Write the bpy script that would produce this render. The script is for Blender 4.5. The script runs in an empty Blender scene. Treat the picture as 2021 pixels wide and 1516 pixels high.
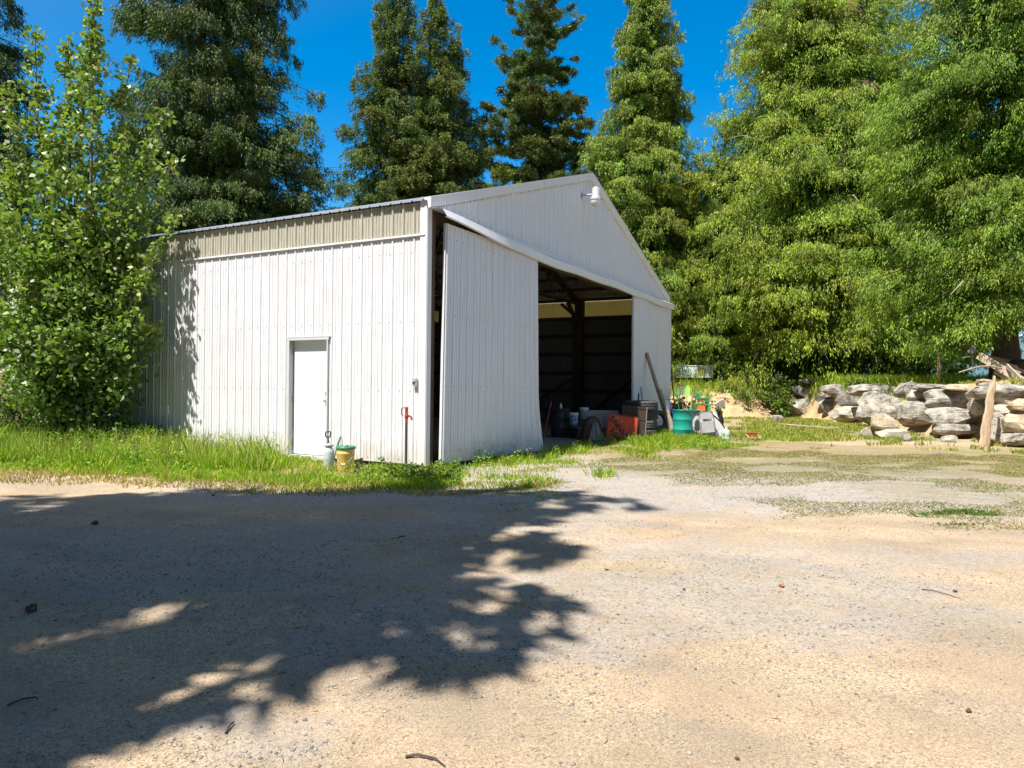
import bpy, bmesh, math, random
import numpy as np
from mathutils import Vector, Matrix, Euler
random.seed(7); rng = np.random.default_rng(7)
S = bpy.context.scene; C = S.collection

# ------------------------------------------------------------------ camera, sky, sun
F_PX, ROLL, CAMH = 1401.8, 0.0100, 1.6
cam = bpy.data.cameras.new("camera"); cam.sensor_width = 36; cam.lens = F_PX / 2021 * 36
cam.clip_start = .05; cam.clip_end = 4000
camo = bpy.data.objects.new("camera", cam); C.objects.link(camo)
camo.location = (0, 0, CAMH); camo.rotation_euler = (math.pi / 2, -ROLL, 0); S.camera = camo
SUN_EL = math.radians(61)
sh = Vector((-.70, -.714)).normalized()
SUN = Vector((sh.x * math.cos(SUN_EL), sh.y * math.cos(SUN_EL), math.sin(SUN_EL)))
w = bpy.data.worlds.new("World"); S.world = w; w.use_nodes = True
nt = w.node_tree; nt.nodes.clear()
sky = nt.nodes.new('ShaderNodeTexSky'); sky.sky_type = 'NISHITA'; sky.sun_disc = False
sky.sun_elevation = SUN_EL; sky.sun_rotation = math.atan2(sh.x, sh.y); sky.altitude = 700
sky.air_density = 1.0; sky.dust_density = .25; sky.ozone_density = 2.2
hs = nt.nodes.new('ShaderNodeHueSaturation'); hs.inputs['Saturation'].default_value = 1.5; hs.inputs['Hue'].default_value = .495
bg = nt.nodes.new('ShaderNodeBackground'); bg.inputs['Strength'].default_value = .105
wo = nt.nodes.new('ShaderNodeOutputWorld')
nt.links.new(sky.outputs[0], hs.inputs['Color']); 
# sky painted whiter toward the unseen sun so shadows lose blue; deep blue opposite
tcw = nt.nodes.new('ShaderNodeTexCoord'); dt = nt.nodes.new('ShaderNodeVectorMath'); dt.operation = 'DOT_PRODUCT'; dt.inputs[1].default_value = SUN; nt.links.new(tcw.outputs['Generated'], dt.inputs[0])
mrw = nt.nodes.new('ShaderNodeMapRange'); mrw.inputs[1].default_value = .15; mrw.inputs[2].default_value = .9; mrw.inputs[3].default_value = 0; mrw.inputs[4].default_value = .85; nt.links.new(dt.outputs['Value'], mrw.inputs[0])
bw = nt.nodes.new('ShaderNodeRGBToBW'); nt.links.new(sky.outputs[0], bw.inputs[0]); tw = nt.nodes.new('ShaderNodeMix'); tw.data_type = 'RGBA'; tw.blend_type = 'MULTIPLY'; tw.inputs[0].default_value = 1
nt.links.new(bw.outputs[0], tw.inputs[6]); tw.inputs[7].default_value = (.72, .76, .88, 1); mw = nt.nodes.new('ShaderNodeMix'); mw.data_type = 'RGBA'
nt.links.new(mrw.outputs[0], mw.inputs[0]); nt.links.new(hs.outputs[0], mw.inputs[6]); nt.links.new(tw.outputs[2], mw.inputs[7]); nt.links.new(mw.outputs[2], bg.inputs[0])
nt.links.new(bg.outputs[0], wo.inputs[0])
sl = bpy.data.lights.new("sun", 'SUN'); sl.energy = 5.0; sl.angle = math.radians(.55); sl.color = (1, .95, .87)
so = bpy.data.objects.new("sun", sl); C.objects.link(so); so.rotation_euler = SUN.to_track_quat('Z', 'Y').to_euler()
so.location = (-30, -30, 60)
S.view_settings.view_transform = 'Standard'; S.view_settings.look = 'None'
S.view_settings.exposure = 1.02; S.view_settings.gamma = 1

# ------------------------------------------------------------------ pixel -> place helpers
def ray(px, py):
    dx, dy = px - 1010.5, py - 758; c, s = math.cos(ROLL), math.sin(ROLL)
    u = c * dx + s * dy; v = -s * dx + c * dy
    return Vector((u / F_PX, 1, -v / F_PX))
def G(px, py, z=0):
    r = ray(px, py); k = (z - CAMH) / r.z
    return Vector((r.x * k, k, z))
def D(px, py, depth):
    r = ray(px, py); return Vector((r.x * depth, depth, CAMH + r.z * depth))
BA, BX, BY = .487, -1.606, 13.169
FR = Vector((math.sin(BA), math.cos(BA), 0)); LF = Vector((-math.cos(BA), math.sin(BA), 0)); C0 = Vector((BX, BY, 0))
def L2W(s, t, z=0): return C0 + FR * s + LF * t + Vector((0, 0, z))
def onT(px, py, t):                      # pixel -> local (s, t, z) on plane t
    r = ray(px, py); o = Vector((0, 0, CAMH))
    k = (t - (o - C0).dot(LF)) / r.dot(LF); P = o + r * k
    return Vector(((P - C0).dot(FR), t, P.z))
def onS(px, py, s):
    r = ray(px, py); o = Vector((0, 0, CAMH))
    k = (s - (o - C0).dot(FR)) / r.dot(FR); P = o + r * k
    return Vector((s, (P - C0).dot(LF), P.z))

# ------------------------------------------------------------------ numpy noise
def vnoise(x, y, seed=0):
    xi = np.floor(x).astype(np.int64); yi = np.floor(y).astype(np.int64); fx = x - xi; fy = y - yi
    def h(a, b):
        n = (a * 374761393 + b * 668265263 + seed * 974711) & 0x7fffffff
        n = (n ^ (n >> 13)) * 1274126177 & 0x7fffffff
        return ((n ^ (n >> 16)) & 0xffff) / 65535.
    fx = fx * fx * (3 - 2 * fx); fy = fy * fy * (3 - 2 * fy)
    return (h(xi, yi) * (1 - fx) + h(xi + 1, yi) * fx) * (1 - fy) + (h(xi, yi + 1) * (1 - fx) + h(xi + 1, yi + 1) * fx) * fy
def fbm(x, y, seed=0, o=4):
    r = 0; a = .5
    for i in range(o): r = r + a * vnoise(x * 2 ** i, y * 2 ** i, seed + i); a *= .5
    return r / (1 - .5 ** o)
def sst(a, b, x):
    t = np.clip((x - a) / (b - a), 0, 1); return t * t * (3 - 2 * t)
def hgt(x, y):
    x = np.asarray(x, float); y = np.asarray(y, float)
    wob = (fbm(x * .35, y * .35, 5) - .5)
    b1 = sst(14.65, 15.5, x + wob * .5) * sst(8, 12, y)
    b2 = sst(36.2, 39.6, y + wob * 2.4) * sst(2, 6, x)
    b = np.maximum(b1, b2)
    z = b * (1.62 + .5 * sst(38, 60, y) * 0 + (fbm(x * .5, y * .5, 9) - .5) * .5)
    mound = .32 * np.exp(-((x - 17.6) ** 2 / 3.2 + (y - 22.5) ** 2 / 5))
    u_ = x * .905 + y * .42; v_ = y * .905 - x * .42
    near = (fbm(x * .5, y * .5, 1) - .5) * .05 + (fbm(u_ * .12, v_ * 1.1, 61, 3) - .5) * .09 * sst(3, 5, y) * (1 - sst(10, 12, y))
    return z + mound * b1 + near * sst(2.5, 7, y)
def gz(x, y): return float(hgt(np.array([x]), np.array([y]))[0])

# ------------------------------------------------------------------ materials
def newmat(name):
    m = bpy.data.materials.new(name); m.use_nodes = True; m.node_tree.nodes.clear(); return m, m.node_tree
def mat(name, col, rough=.6, metal=0, var=.15, scale=6, col2=None, bump=0, bscale=40, stretch=(1, 1, 1), spec=.4, detail=5, thr=None):
    m, t = newmat(name); N = t.nodes.new; Lk = t.links.new
    o = N('ShaderNodeOutputMaterial'); b = N('ShaderNodeBsdfPrincipled'); Lk(b.outputs[0], o.inputs[0])
    tc = N('ShaderNodeTexCoord'); mp = N('ShaderNodeMapping'); mp.inputs['Scale'].default_value = stretch
    Lk(tc.outputs['Object'], mp.inputs[0])
    n = N('ShaderNodeTexNoise'); n.inputs['Scale'].default_value = scale; n.inputs['Detail'].default_value = detail; n.inputs['Roughness'].default_value = .65
    Lk(mp.outputs[0], n.inputs[0])
    r = N('ShaderNodeValToRGB'); lo, hi = thr or (.3, .7)
    r.color_ramp.elements[0].position = lo; r.color_ramp.elements[1].position = hi
    c2 = col2 or [c * (1 - var) for c in col]; c1 = col if col2 else [min(1, c * (1 + var)) for c in col]
    r.color_ramp.elements[0].color = (*c1, 1); r.color_ramp.elements[1].color = (*c2, 1)
    Lk(n.outputs['Fac'], r.inputs[0]); Lk(r.outputs[0], b.inputs['Base Color'])
    b.inputs['Roughness'].default_value = rough; b.inputs['Metallic'].default_value = metal; b.inputs['Specular IOR Level'].default_value = spec
    if bump:
        n2 = N('ShaderNodeTexNoise'); n2.inputs['Scale'].default_value = bscale; n2.inputs['Detail'].default_value = 6; Lk(mp.outputs[0], n2.inputs[0])
        bp = N('ShaderNodeBump'); bp.inputs['Strength'].default_value = bump; bp.inputs['Distance'].default_value = .02
        Lk(n2.outputs['Fac'], bp.inputs['Height']); Lk(bp.outputs[0], b.inputs['Normal'])
    return m
def leafmat(name, transl=.35, rough=.5, spec=.35):
    m, t = newmat(name); N = t.nodes.new; Lk = t.links.new
    o = N('ShaderNodeOutputMaterial'); at = N('ShaderNodeAttribute'); at.attribute_name = 'Col'
    b = N('ShaderNodeBsdfPrincipled'); Lk(at.outputs['Color'], b.inputs['Base Color']); b.inputs['Roughness'].default_value = rough; b.inputs['Specular IOR Level'].default_value = spec
    tr = N('ShaderNodeBsdfTranslucent'); mu = N('ShaderNodeMix'); mu.data_type = 'RGBA'; mu.blend_type = 'MULTIPLY'; mu.inputs[0].default_value = 1
    Lk(at.outputs['Color'], mu.inputs[6]); mu.inputs[7].default_value = (1.0, 1.3, .4, 1); Lk(mu.outputs[2], tr.inputs[0])
    mx = N('ShaderNodeMixShader'); mx.inputs[0].default_value = transl
    Lk(b.outputs[0], mx.inputs[1]); Lk(tr.outputs[0], mx.inputs[2]); Lk(mx.outputs[0], o.inputs[0]); return m
M = {}
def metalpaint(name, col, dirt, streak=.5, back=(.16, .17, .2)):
    m, t = newmat(name); N = t.nodes.new; Lk = t.links.new
    o = N('ShaderNodeOutputMaterial'); b = N('ShaderNodeBsdfPrincipled'); Lk(b.outputs[0], o.inputs[0])
    tc = N('ShaderNodeTexCoord'); mp = N('ShaderNodeMapping'); mp.inputs['Scale'].default_value = (9, 9, .35); Lk(tc.outputs['Object'], mp.inputs[0])
    n = N('ShaderNodeTexNoise'); n.inputs['Scale'].default_value = 1.0; n.inputs['Detail'].default_value = 6; n.inputs['Roughness'].default_value = .7; Lk(mp.outputs[0], n.inputs[0])
    r = N('ShaderNodeValToRGB'); r.color_ramp.elements[0].position = .5; r.color_ramp.elements[1].position = .85
    r.color_ramp.elements[0].color = (0, 0, 0, 1); r.color_ramp.elements[1].color = (streak, streak, streak, 1); Lk(n.outputs['Fac'], r.inputs[0])
    # mud splash / green grime close to the ground: real dirt with a ragged edge
    sp = N('ShaderNodeSeparateXYZ'); Lk(tc.outputs['Object'], sp.inputs[0])
    n3 = N('ShaderNodeTexNoise'); n3.inputs['Scale'].default_value = 4; n3.inputs['Detail'].default_value = 8; Lk(tc.outputs['Object'], n3.inputs[0])
    ma = N('ShaderNodeMath'); ma.operation = 'MULTIPLY_ADD'; ma.inputs[1].default_value = .9; Lk(n3.outputs['Fac'], ma.inputs[0]); Lk(sp.outputs['Z'], ma.inputs[2])
    mr = N('ShaderNodeMapRange'); mr.inputs[1].default_value = .35; mr.inputs[2].default_value = 1.05; mr.inputs[3].default_value = .7; mr.inputs[4].default_value = 0; Lk(ma.outputs[0], mr.inputs[0])
    mxx = N('ShaderNodeMath'); mxx.operation = 'MAXIMUM'; Lk(r.outputs[0], mxx.inputs[0]); Lk(mr.outputs[0], mxx.inputs[1])
    mix = N('ShaderNodeMix'); mix.data_type = 'RGBA'; mix.inputs[6].default_value = (*col, 1); mix.inputs[7].default_value = (*dirt, 1)
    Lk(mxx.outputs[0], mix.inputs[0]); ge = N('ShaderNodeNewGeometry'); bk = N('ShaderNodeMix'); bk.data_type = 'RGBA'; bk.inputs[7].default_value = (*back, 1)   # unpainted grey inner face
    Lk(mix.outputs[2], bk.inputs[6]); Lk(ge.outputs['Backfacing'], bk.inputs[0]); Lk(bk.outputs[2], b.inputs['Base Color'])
    b.inputs['Roughness'].default_value = .42; b.inputs['Specular IOR Level'].default_value = .4
    n2 = N('ShaderNodeTexNoise'); n2.inputs['Scale'].default_value = 1.6; n2.inputs['Detail'].default_value = 3; Lk(tc.outputs['Object'], n2.inputs[0])
    bp = N('ShaderNodeBump'); bp.inputs['Strength'].default_value = .6; bp.inputs['Distance'].default_value = .04
    Lk(n2.outputs['Fac'], bp.inputs['Height']); Lk(bp.outputs[0], b.inputs['Normal'])
    return m
M['white'] = metalpaint('painted_steel', (.66, .66, .69), (.36, .31, .24), .45)
M['trim'] = metalpaint('painted_trim', (.66, .65, .67), (.5, .46, .4), .2, (.7, .7, .72))
M['door'] = mat('door_paint', (.74, .77, .8), .45, var=.03, scale=1.5)
M['galv'] = mat('galvanised', (.55, .56, .57), .4, .5, var=.12, scale=8)
M['screw'] = mat('screw', (.16, .16, .17), .5, .4)
def fiberglass():
    m, t = newmat('fiberglass'); N = t.nodes.new; Lk = t.links.new
    o = N('ShaderNodeOutputMaterial'); tc = N('ShaderNodeTexCoord'); mp = N('ShaderNodeMapping'); mp.inputs['Scale'].default_value = (14, 14, 2.5); Lk(tc.outputs['Object'], mp.inputs[0])
    n = N('ShaderNodeTexNoise'); n.inputs['Scale'].default_value = 1.5; n.inputs['Detail'].default_value = 8; n.inputs['Roughness'].default_value = .75; Lk(mp.outputs[0], n.inputs[0])
    r = N('ShaderNodeValToRGB'); r.color_ramp.elements[0].position = .3; r.color_ramp.elements[1].position = .72
    r.color_ramp.elements[0].color = (.50, .48, .39, 1); r.color_ramp.elements[1].color = (.78, .76, .66, 1); Lk(n.outputs['Fac'], r.inputs[0])
    b = N('ShaderNodeBsdfPrincipled'); b.inputs['Roughness'].default_value = .5; Lk(r.outputs[0], b.inputs['Base Color'])
    tr = N('ShaderNodeBsdfTranslucent'); tr.inputs[0].default_value = (.75, .62, .22, 1)
    mx = N('ShaderNodeMixShader'); mx.inputs[0].default_value = .38; Lk(b.outputs[0], mx.inputs[1]); Lk(tr.outputs[0], mx.inputs[2]); Lk(mx.outputs[0], o.inputs[0]); return m
M['fiber'] = fiberglass()
M['wood_dark'] = mat('old_timber', (.09, .06, .04), .85, var=.35, scale=12, stretch=(1, 1, .15), bump=.3)
M['wood'] = mat('weathered_timber', (.42, .32, .22), .8, col2=(.23, .17, .11), scale=9, stretch=(1, 1, .12), bump=.4)
M['plank'] = mat('grey_plank', (.44, .36, .27), .85, col2=(.25, .2, .15), scale=10, stretch=(.3, 1, 1), bump=.4)
M['slab'] = mat('split_log', (.50, .38, .25), .8, col2=(.32, .23, .15), scale=14, stretch=(1, 1, .1), bump=.7, bscale=25)
M['ply'] = mat('brown_board', (.26, .165, .085), .8, col2=(.16, .1, .055), scale=7, stretch=(1, 1, .2), bump=.2)
M['red'] = mat('red_paint', (.48, .055, .03), .5, col2=(.3, .06, .04), scale=20)
M['pipe'] = mat('grey_pipe', (.13, .125, .12), .5, .6)
M['black'] = mat('black_plastic', (.018, .018, .02), .5)
M['blackdrum'] = mat('black_drum_paint', (.03, .035, .05), .45, col2=(.05, .04, .04), scale=5)
M['rubber'] = mat('tyre_rubber', (.045, .045, .045), .85, col2=(.10, .095, .085), scale=9, bump=.3)
M['yellow'] = mat('yellow_plastic', (.78, .52, .12), .4, col2=(.6, .42, .13), scale=5)
M['greenlid'] = mat('green_plastic', (.04, .2, .12), .4)
M['teal'] = mat('teal_drum_paint', (.012, .29, .23), .45, col2=(.02, .2, .16), scale=6, thr=(.5, .8))
M['cloudy'] = mat('cloudy_plastic', (.42, .48, .47), .35, var=.1)
M['whiteplastic'] = mat('white_plastic', (.72, .74, .76), .4, col2=(.55, .55, .54), scale=5)
M['bluelabel'] = mat('blue_print', (.03, .08, .35), .5, col2=(.6, .6, .62), scale=26, thr=(.45, .55))
M['rust'] = mat('rusted_sheet', (.06, .035, .024), .8, col2=(.035, .027, .025), scale=6, bump=.4)
M['orange'] = mat('orange_sign', (.75, .085, .008), .5, col2=(.5, .05, .01), scale=5)
M['orangeplastic'] = mat('orange_plastic', (.8, .14, .03), .45)
M['ink'] = mat('black_ink', (.012, .012, .012), .6)
M['cloth'] = mat('grey_cloth', (.30, .31, .33), .9, col2=(.2, .2, .21), scale=8, bump=.5, bscale=10)
M['canvas'] = mat('brown_canvas', (.12, .09, .07), .9, bump=.5, bscale=12)
M['grey'] = mat('grey_steel', (.33, .33, .35), .45, .2)
M['greypad'] = mat('grey_vinyl', (.34, .32, .33), .6)
M['chair'] = mat('chair_tube', (.16, .15, .15), .4, .3)
M['blue'] = mat('blue_paint', (.03, .08, .32), .4)
M['greenpl'] = mat('green_paint', (.03, .3, .12), .5)
M['lime'] = mat('lime_plastic', (.35, .72, .12), .5)
M['alu'] = mat('aluminium', (.55, .56, .58), .35, .7)
M['paleblue'] = mat('pale_blue_enamel', (.60, .72, .76), .4, col2=(.5, .58, .6), scale=3)
M['rustspot'] = mat('rust_patch', (.40, .2, .08), .9, col2=(.6, .68, .7), scale=18, thr=(.5, .6))
M['stake'] = mat('orange_stake', (.75, .3, .12), .7, col2=(.62, .42, .25), scale=6, stretch=(1, 1, .3))
M['hose'] = mat('yellow_hose', (.72, .55, .08), .5)
M['sand'] = mat('tan_grit', (.5, .4, .25), .9)
M['glass'] = mat('lamp_glass', (.66, .66, .63), .2, var=.03)
M['bark'] = mat('bark', (.10, .07, .05), .95, col2=(.045, .033, .026), scale=7, stretch=(1, 1, .25), bump=.8, bscale=18)
M['twig'] = mat('bare_twig', (.42, .36, .28), .9, col2=(.3, .22, .15), scale=3)
M['greybark'] = mat('grey_bark', (.2, .18, .15), .9, col2=(.1, .09, .07), scale=9, bump=.4)
M['leaf'] = leafmat('conifer_foliage', .3, .55, .3)
M['broad'] = leafmat('broad_leaf', .36, .42, .3)
M['grass'] = leafmat('grass_blade', .4, .5, .3)
def rockmat(name, a, b, c, seed):
    m, t = newmat(name); N = t.nodes.new; Lk = t.links.new
    o = N('ShaderNodeOutputMaterial'); bs = N('ShaderNodeBsdfPrincipled'); Lk(bs.outputs[0], o.inputs[0]); bs.inputs['Roughness'].default_value = .9; bs.inputs['Specular IOR Level'].default_value = .2
    tc = N('ShaderNodeTexCoord'); mp = N('ShaderNodeMapping'); mp.inputs['Location'].default_value = (seed, seed * 2, seed * 3); Lk(tc.outputs['Object'], mp.inputs[0])
    n = N('ShaderNodeTexNoise'); n.inputs['Scale'].default_value = 3.2; n.inputs['Detail'].default_value = 10; n.inputs['Roughness'].default_value = .72; Lk(mp.outputs[0], n.inputs[0])
    r = N('ShaderNodeValToRGB'); e = r.color_ramp.elements; e[0].position = .36; e[0].color = (*a, 1); e[1].position = .66; e[1].color = (*c, 1)
    k = e.new(.5); k.color = (*b, 1); Lk(n.outputs['Fac'], r.inputs[0])
    mp2 = N('ShaderNodeMapping'); mp2.inputs['Scale'].default_value = (2, 2, 9); mp2.inputs['Rotation'].default_value = (.25, .3, 0); Lk(tc.outputs['Object'], mp2.inputs[0])
    n2 = N('ShaderNodeTexNoise'); n2.inputs['Scale'].default_value = 1.4; n2.inputs['Detail'].default_value = 8; n2.inputs['Roughness'].default_value = .7; Lk(mp2.outputs[0], n2.inputs[0])
    r2 = N('ShaderNodeValToRGB'); r2.color_ramp.elements[0].position = .36; r2.color_ramp.elements[0].color = (.35, .34, .33, 1); r2.color_ramp.elements[1].position = .44; r2.color_ramp.elements[1].color = (1, 1, 1, 1); Lk(n2.outputs['Fac'], r2.inputs[0])
    mu = N('ShaderNodeMix'); mu.data_type = 'RGBA'; mu.blend_type = 'MULTIPLY'; mu.inputs[0].default_value = .8; Lk(r.outputs[0], mu.inputs[6]); Lk(r2.outputs[0], mu.inputs[7]); Lk(mu.outputs[2], bs.inputs['Base Color'])
    bp = N('ShaderNodeBump'); bp.inputs['Strength'].default_value = .9; bp.inputs['Distance'].default_value = .06; Lk(n2.outputs['Fac'], bp.inputs['Height']); 
    bp2 = N('ShaderNodeBump'); bp2.inputs['Strength'].default_value = .6; bp2.inputs['Distance'].default_value = .04; Lk(n.outputs['Fac'], bp2.inputs['Height']); Lk(bp.outputs[0], bp2.inputs['Normal']); Lk(bp2.outputs[0], bs.inputs['Normal'])
    return m
M['rock'] = [rockmat('rock_grey', (.08, .075, .065), (.28, .26, .225), (.46, .43, .37), 1), rockmat('rock_pale', (.2, .18, .15), (.42, .38, .32), (.54, .49, .4), 4),
             rockmat('rock_tan', (.22, .17, .11), (.46, .38, .27), (.58, .49, .35), 8), rockmat('rock_dark', (.05, .05, .045), (.16, .15, .13), (.36, .34, .3), 11)]

# ------------------------------------------------------------------ mesh builder
class MB:
    def __init__(s): s.v = []; s.f = []; s.m = []; s.sm = []
    def add(s, vs, fs, mi=0, smooth=False):
        o = len(s.v); s.v += [tuple(v) for v in vs]
        for f in fs: s.f.append(tuple(i + o for i in f)); s.m.append(mi); s.sm.append(smooth)
        return s
    def box(s, c, d, R=None, mi=0, taper=1):
        R = R or Matrix.Identity(3); c = Vector(c); vs = []
        for z in (-1, 1):
            k = taper if z > 0 else 1
            for x, y in ((-1, -1), (1, -1), (1, 1), (-1, 1)): vs.append(c + R @ Vector((x * d[0] / 2 * k, y * d[1] / 2 * k, z * d[2] / 2)))
        return s.add(vs, [(3, 2, 1, 0), (4, 5, 6, 7), (0, 1, 5, 4), (1, 2, 6, 5), (2, 3, 7, 6), (3, 0, 4, 7)], mi)
    def beam(s, a, b, wd, th, mi=0, up=(0, 0, 1)):     # box from a to b
        a, b = Vector(a), Vector(b); z = (b - a); l = z.length; z.normalize(); u = Vector(up)
        if abs(z.dot(u)) > .98: u = Vector((0, 1, 0))
        x = u.cross(z).normalized(); y = z.cross(x); R = Matrix((x, y, z)).transposed()
        return s.box((a + b) / 2, (wd, th, l), R, mi)
    def tube(s, pts, rad, n=8, mi=0, cap=True):
        pts = [Vector(p) for p in pts]; k = len(pts)
        if not hasattr(rad, '__len__'): rad = [rad] * k
        vs = []; prev = None
        for i, p in enumerate(pts):
            d = (pts[min(i + 1, k - 1)] - pts[max(i - 1, 0)]).normalized()
            if prev is None: prev = d.orthogonal().normalized()
            x = (prev - d * prev.dot(d)).normalized(); y = d.cross(x); prev = x
            for j in range(n):
                a = 2 * math.pi * j / n; vs.append(p + (x * math.cos(a) + y * math.sin(a)) * rad[i])
        fs = [(i * n + j, i * n + (j + 1) % n, (i + 1) * n + (j + 1) % n, (i + 1) * n + j) for i in range(k - 1) for j in range(n)]
        s.add(vs, fs, mi, True)
        if cap: s.add(vs[:n], [tuple(range(n))[::-1]], mi); s.add(vs[-n:], [tuple(range(n))], mi)
        return s
    def lathe(s, prof, n=24, c=(0, 0, 0), R=None, mi=0, smooth=True, mod=None):
        R = R or Matrix.Identity(3); c = Vector(c); vs = []
        for i, (r, z) in enumerate(prof):
            for j in range(n):
                a = 2 * math.pi * j / n; q = r * (mod(i, j) if mod else 1); vs.append(c + R @ Vector((q * math.cos(a), q * math.sin(a), z)))
        fs = [(i * n + j, i * n + (j + 1) % n, (i + 1) * n + (j + 1) % n, (i + 1) * n + j) for i in range(len(prof) - 1) for j in range(n)]
        return s.add(vs, fs, mi, smooth)
    def build(s, name, mats, parent=None, loc=None, bevel=0):
        me = bpy.data.meshes.new(name); me.from_pydata(s.v, [], s.f)
        if not isinstance(mats, (list, tuple)): mats = [mats]
        for m in mats: me.materials.append(m)
        me.polygons.foreach_set('material_index', s.m); me.polygons.foreach_set('use_smooth', s.sm); me.update()
        o = bpy.data.objects.new(name, me); C.objects.link(o)
        if parent: o.parent = parent
        if loc is not None: o.location = loc
        if bevel:
            b = o.modifiers.new('bevel', 'BEVEL'); b.width = bevel; b.segments = 2; b.limit_method = 'ANGLE'
        return o
def tag(o, label, cat, group=None, kind=None):
    if label: o['label'] = label
    if cat: o['category'] = cat
    if group: o['group'] = group
    if kind: o['kind'] = kind
    return o
def thing(name, label, cat, loc=(0, 0, 0), rot=(0, 0, 0), group=None):
    o = bpy.data.objects.new(name, None); C.objects.link(o); o.location = loc; o.rotation_euler = rot; o.empty_display_size = .3
    return tag(o, label, cat, group)
def npmesh(name, V, nper, colors, m, parent=None, k=4):
    """V (n*nper,3): n polygons of nper verts each; colors (n,3) per face"""
    n = len(V) // nper; me = bpy.data.meshes.new(name)
    me.vertices.add(len(V)); me.vertices.foreach_set('co', V.astype(np.float32).ravel())
    me.loops.add(len(V)); me.loops.foreach_set('vertex_index', np.arange(len(V), dtype=np.int32))
    me.polygons.add(n); me.polygons.foreach_set('loop_start', np.arange(n, dtype=np.int32) * nper)
    me.polygons.foreach_set('loop_total', np.full(n, nper, dtype=np.int32)); me.update(calc_edges=True)
    if colors is not None:
        at = me.attributes.new('Col', 'FLOAT_COLOR', 'FACE'); c = np.ones((n, 4), np.float32); c[:, :3] = colors; at.data.foreach_set('color', c.ravel())
    me.materials.append(m); o = bpy.data.objects.new(name, me); C.objects.link(o)
    if parent: o.parent = parent
    return o
def unit(a): return a / (np.linalg.norm(a, axis=1, keepdims=True) + 1e-9)
def leaves(P, A, ln, wd, col, name, m, parent=None, fold=.25, r=None, wide=.4, tri=False):
    """kite-shaped leaves at P pointing along A"""
    r = r or rng; n = len(P); A = unit(A); sd = unit(np.cross(A, r.normal(size=(n, 3)))); nm = np.cross(A, sd)
    ln = ln[:, None]; wd = wd[:, None]
    if tri: return npmesh(name, np.stack([P - sd * wd / 2, P + sd * wd / 2, P + A * ln], 1).reshape(-1, 3), 3, col, m, parent)
    mid = P + A * ln * wide + nm * wd * fold
    V = np.stack([P, mid + sd * wd / 2, P + A * ln, mid - sd * wd / 2], 1).reshape(-1, 3)
    return npmesh(name, V, 4, col, m, parent)

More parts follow.
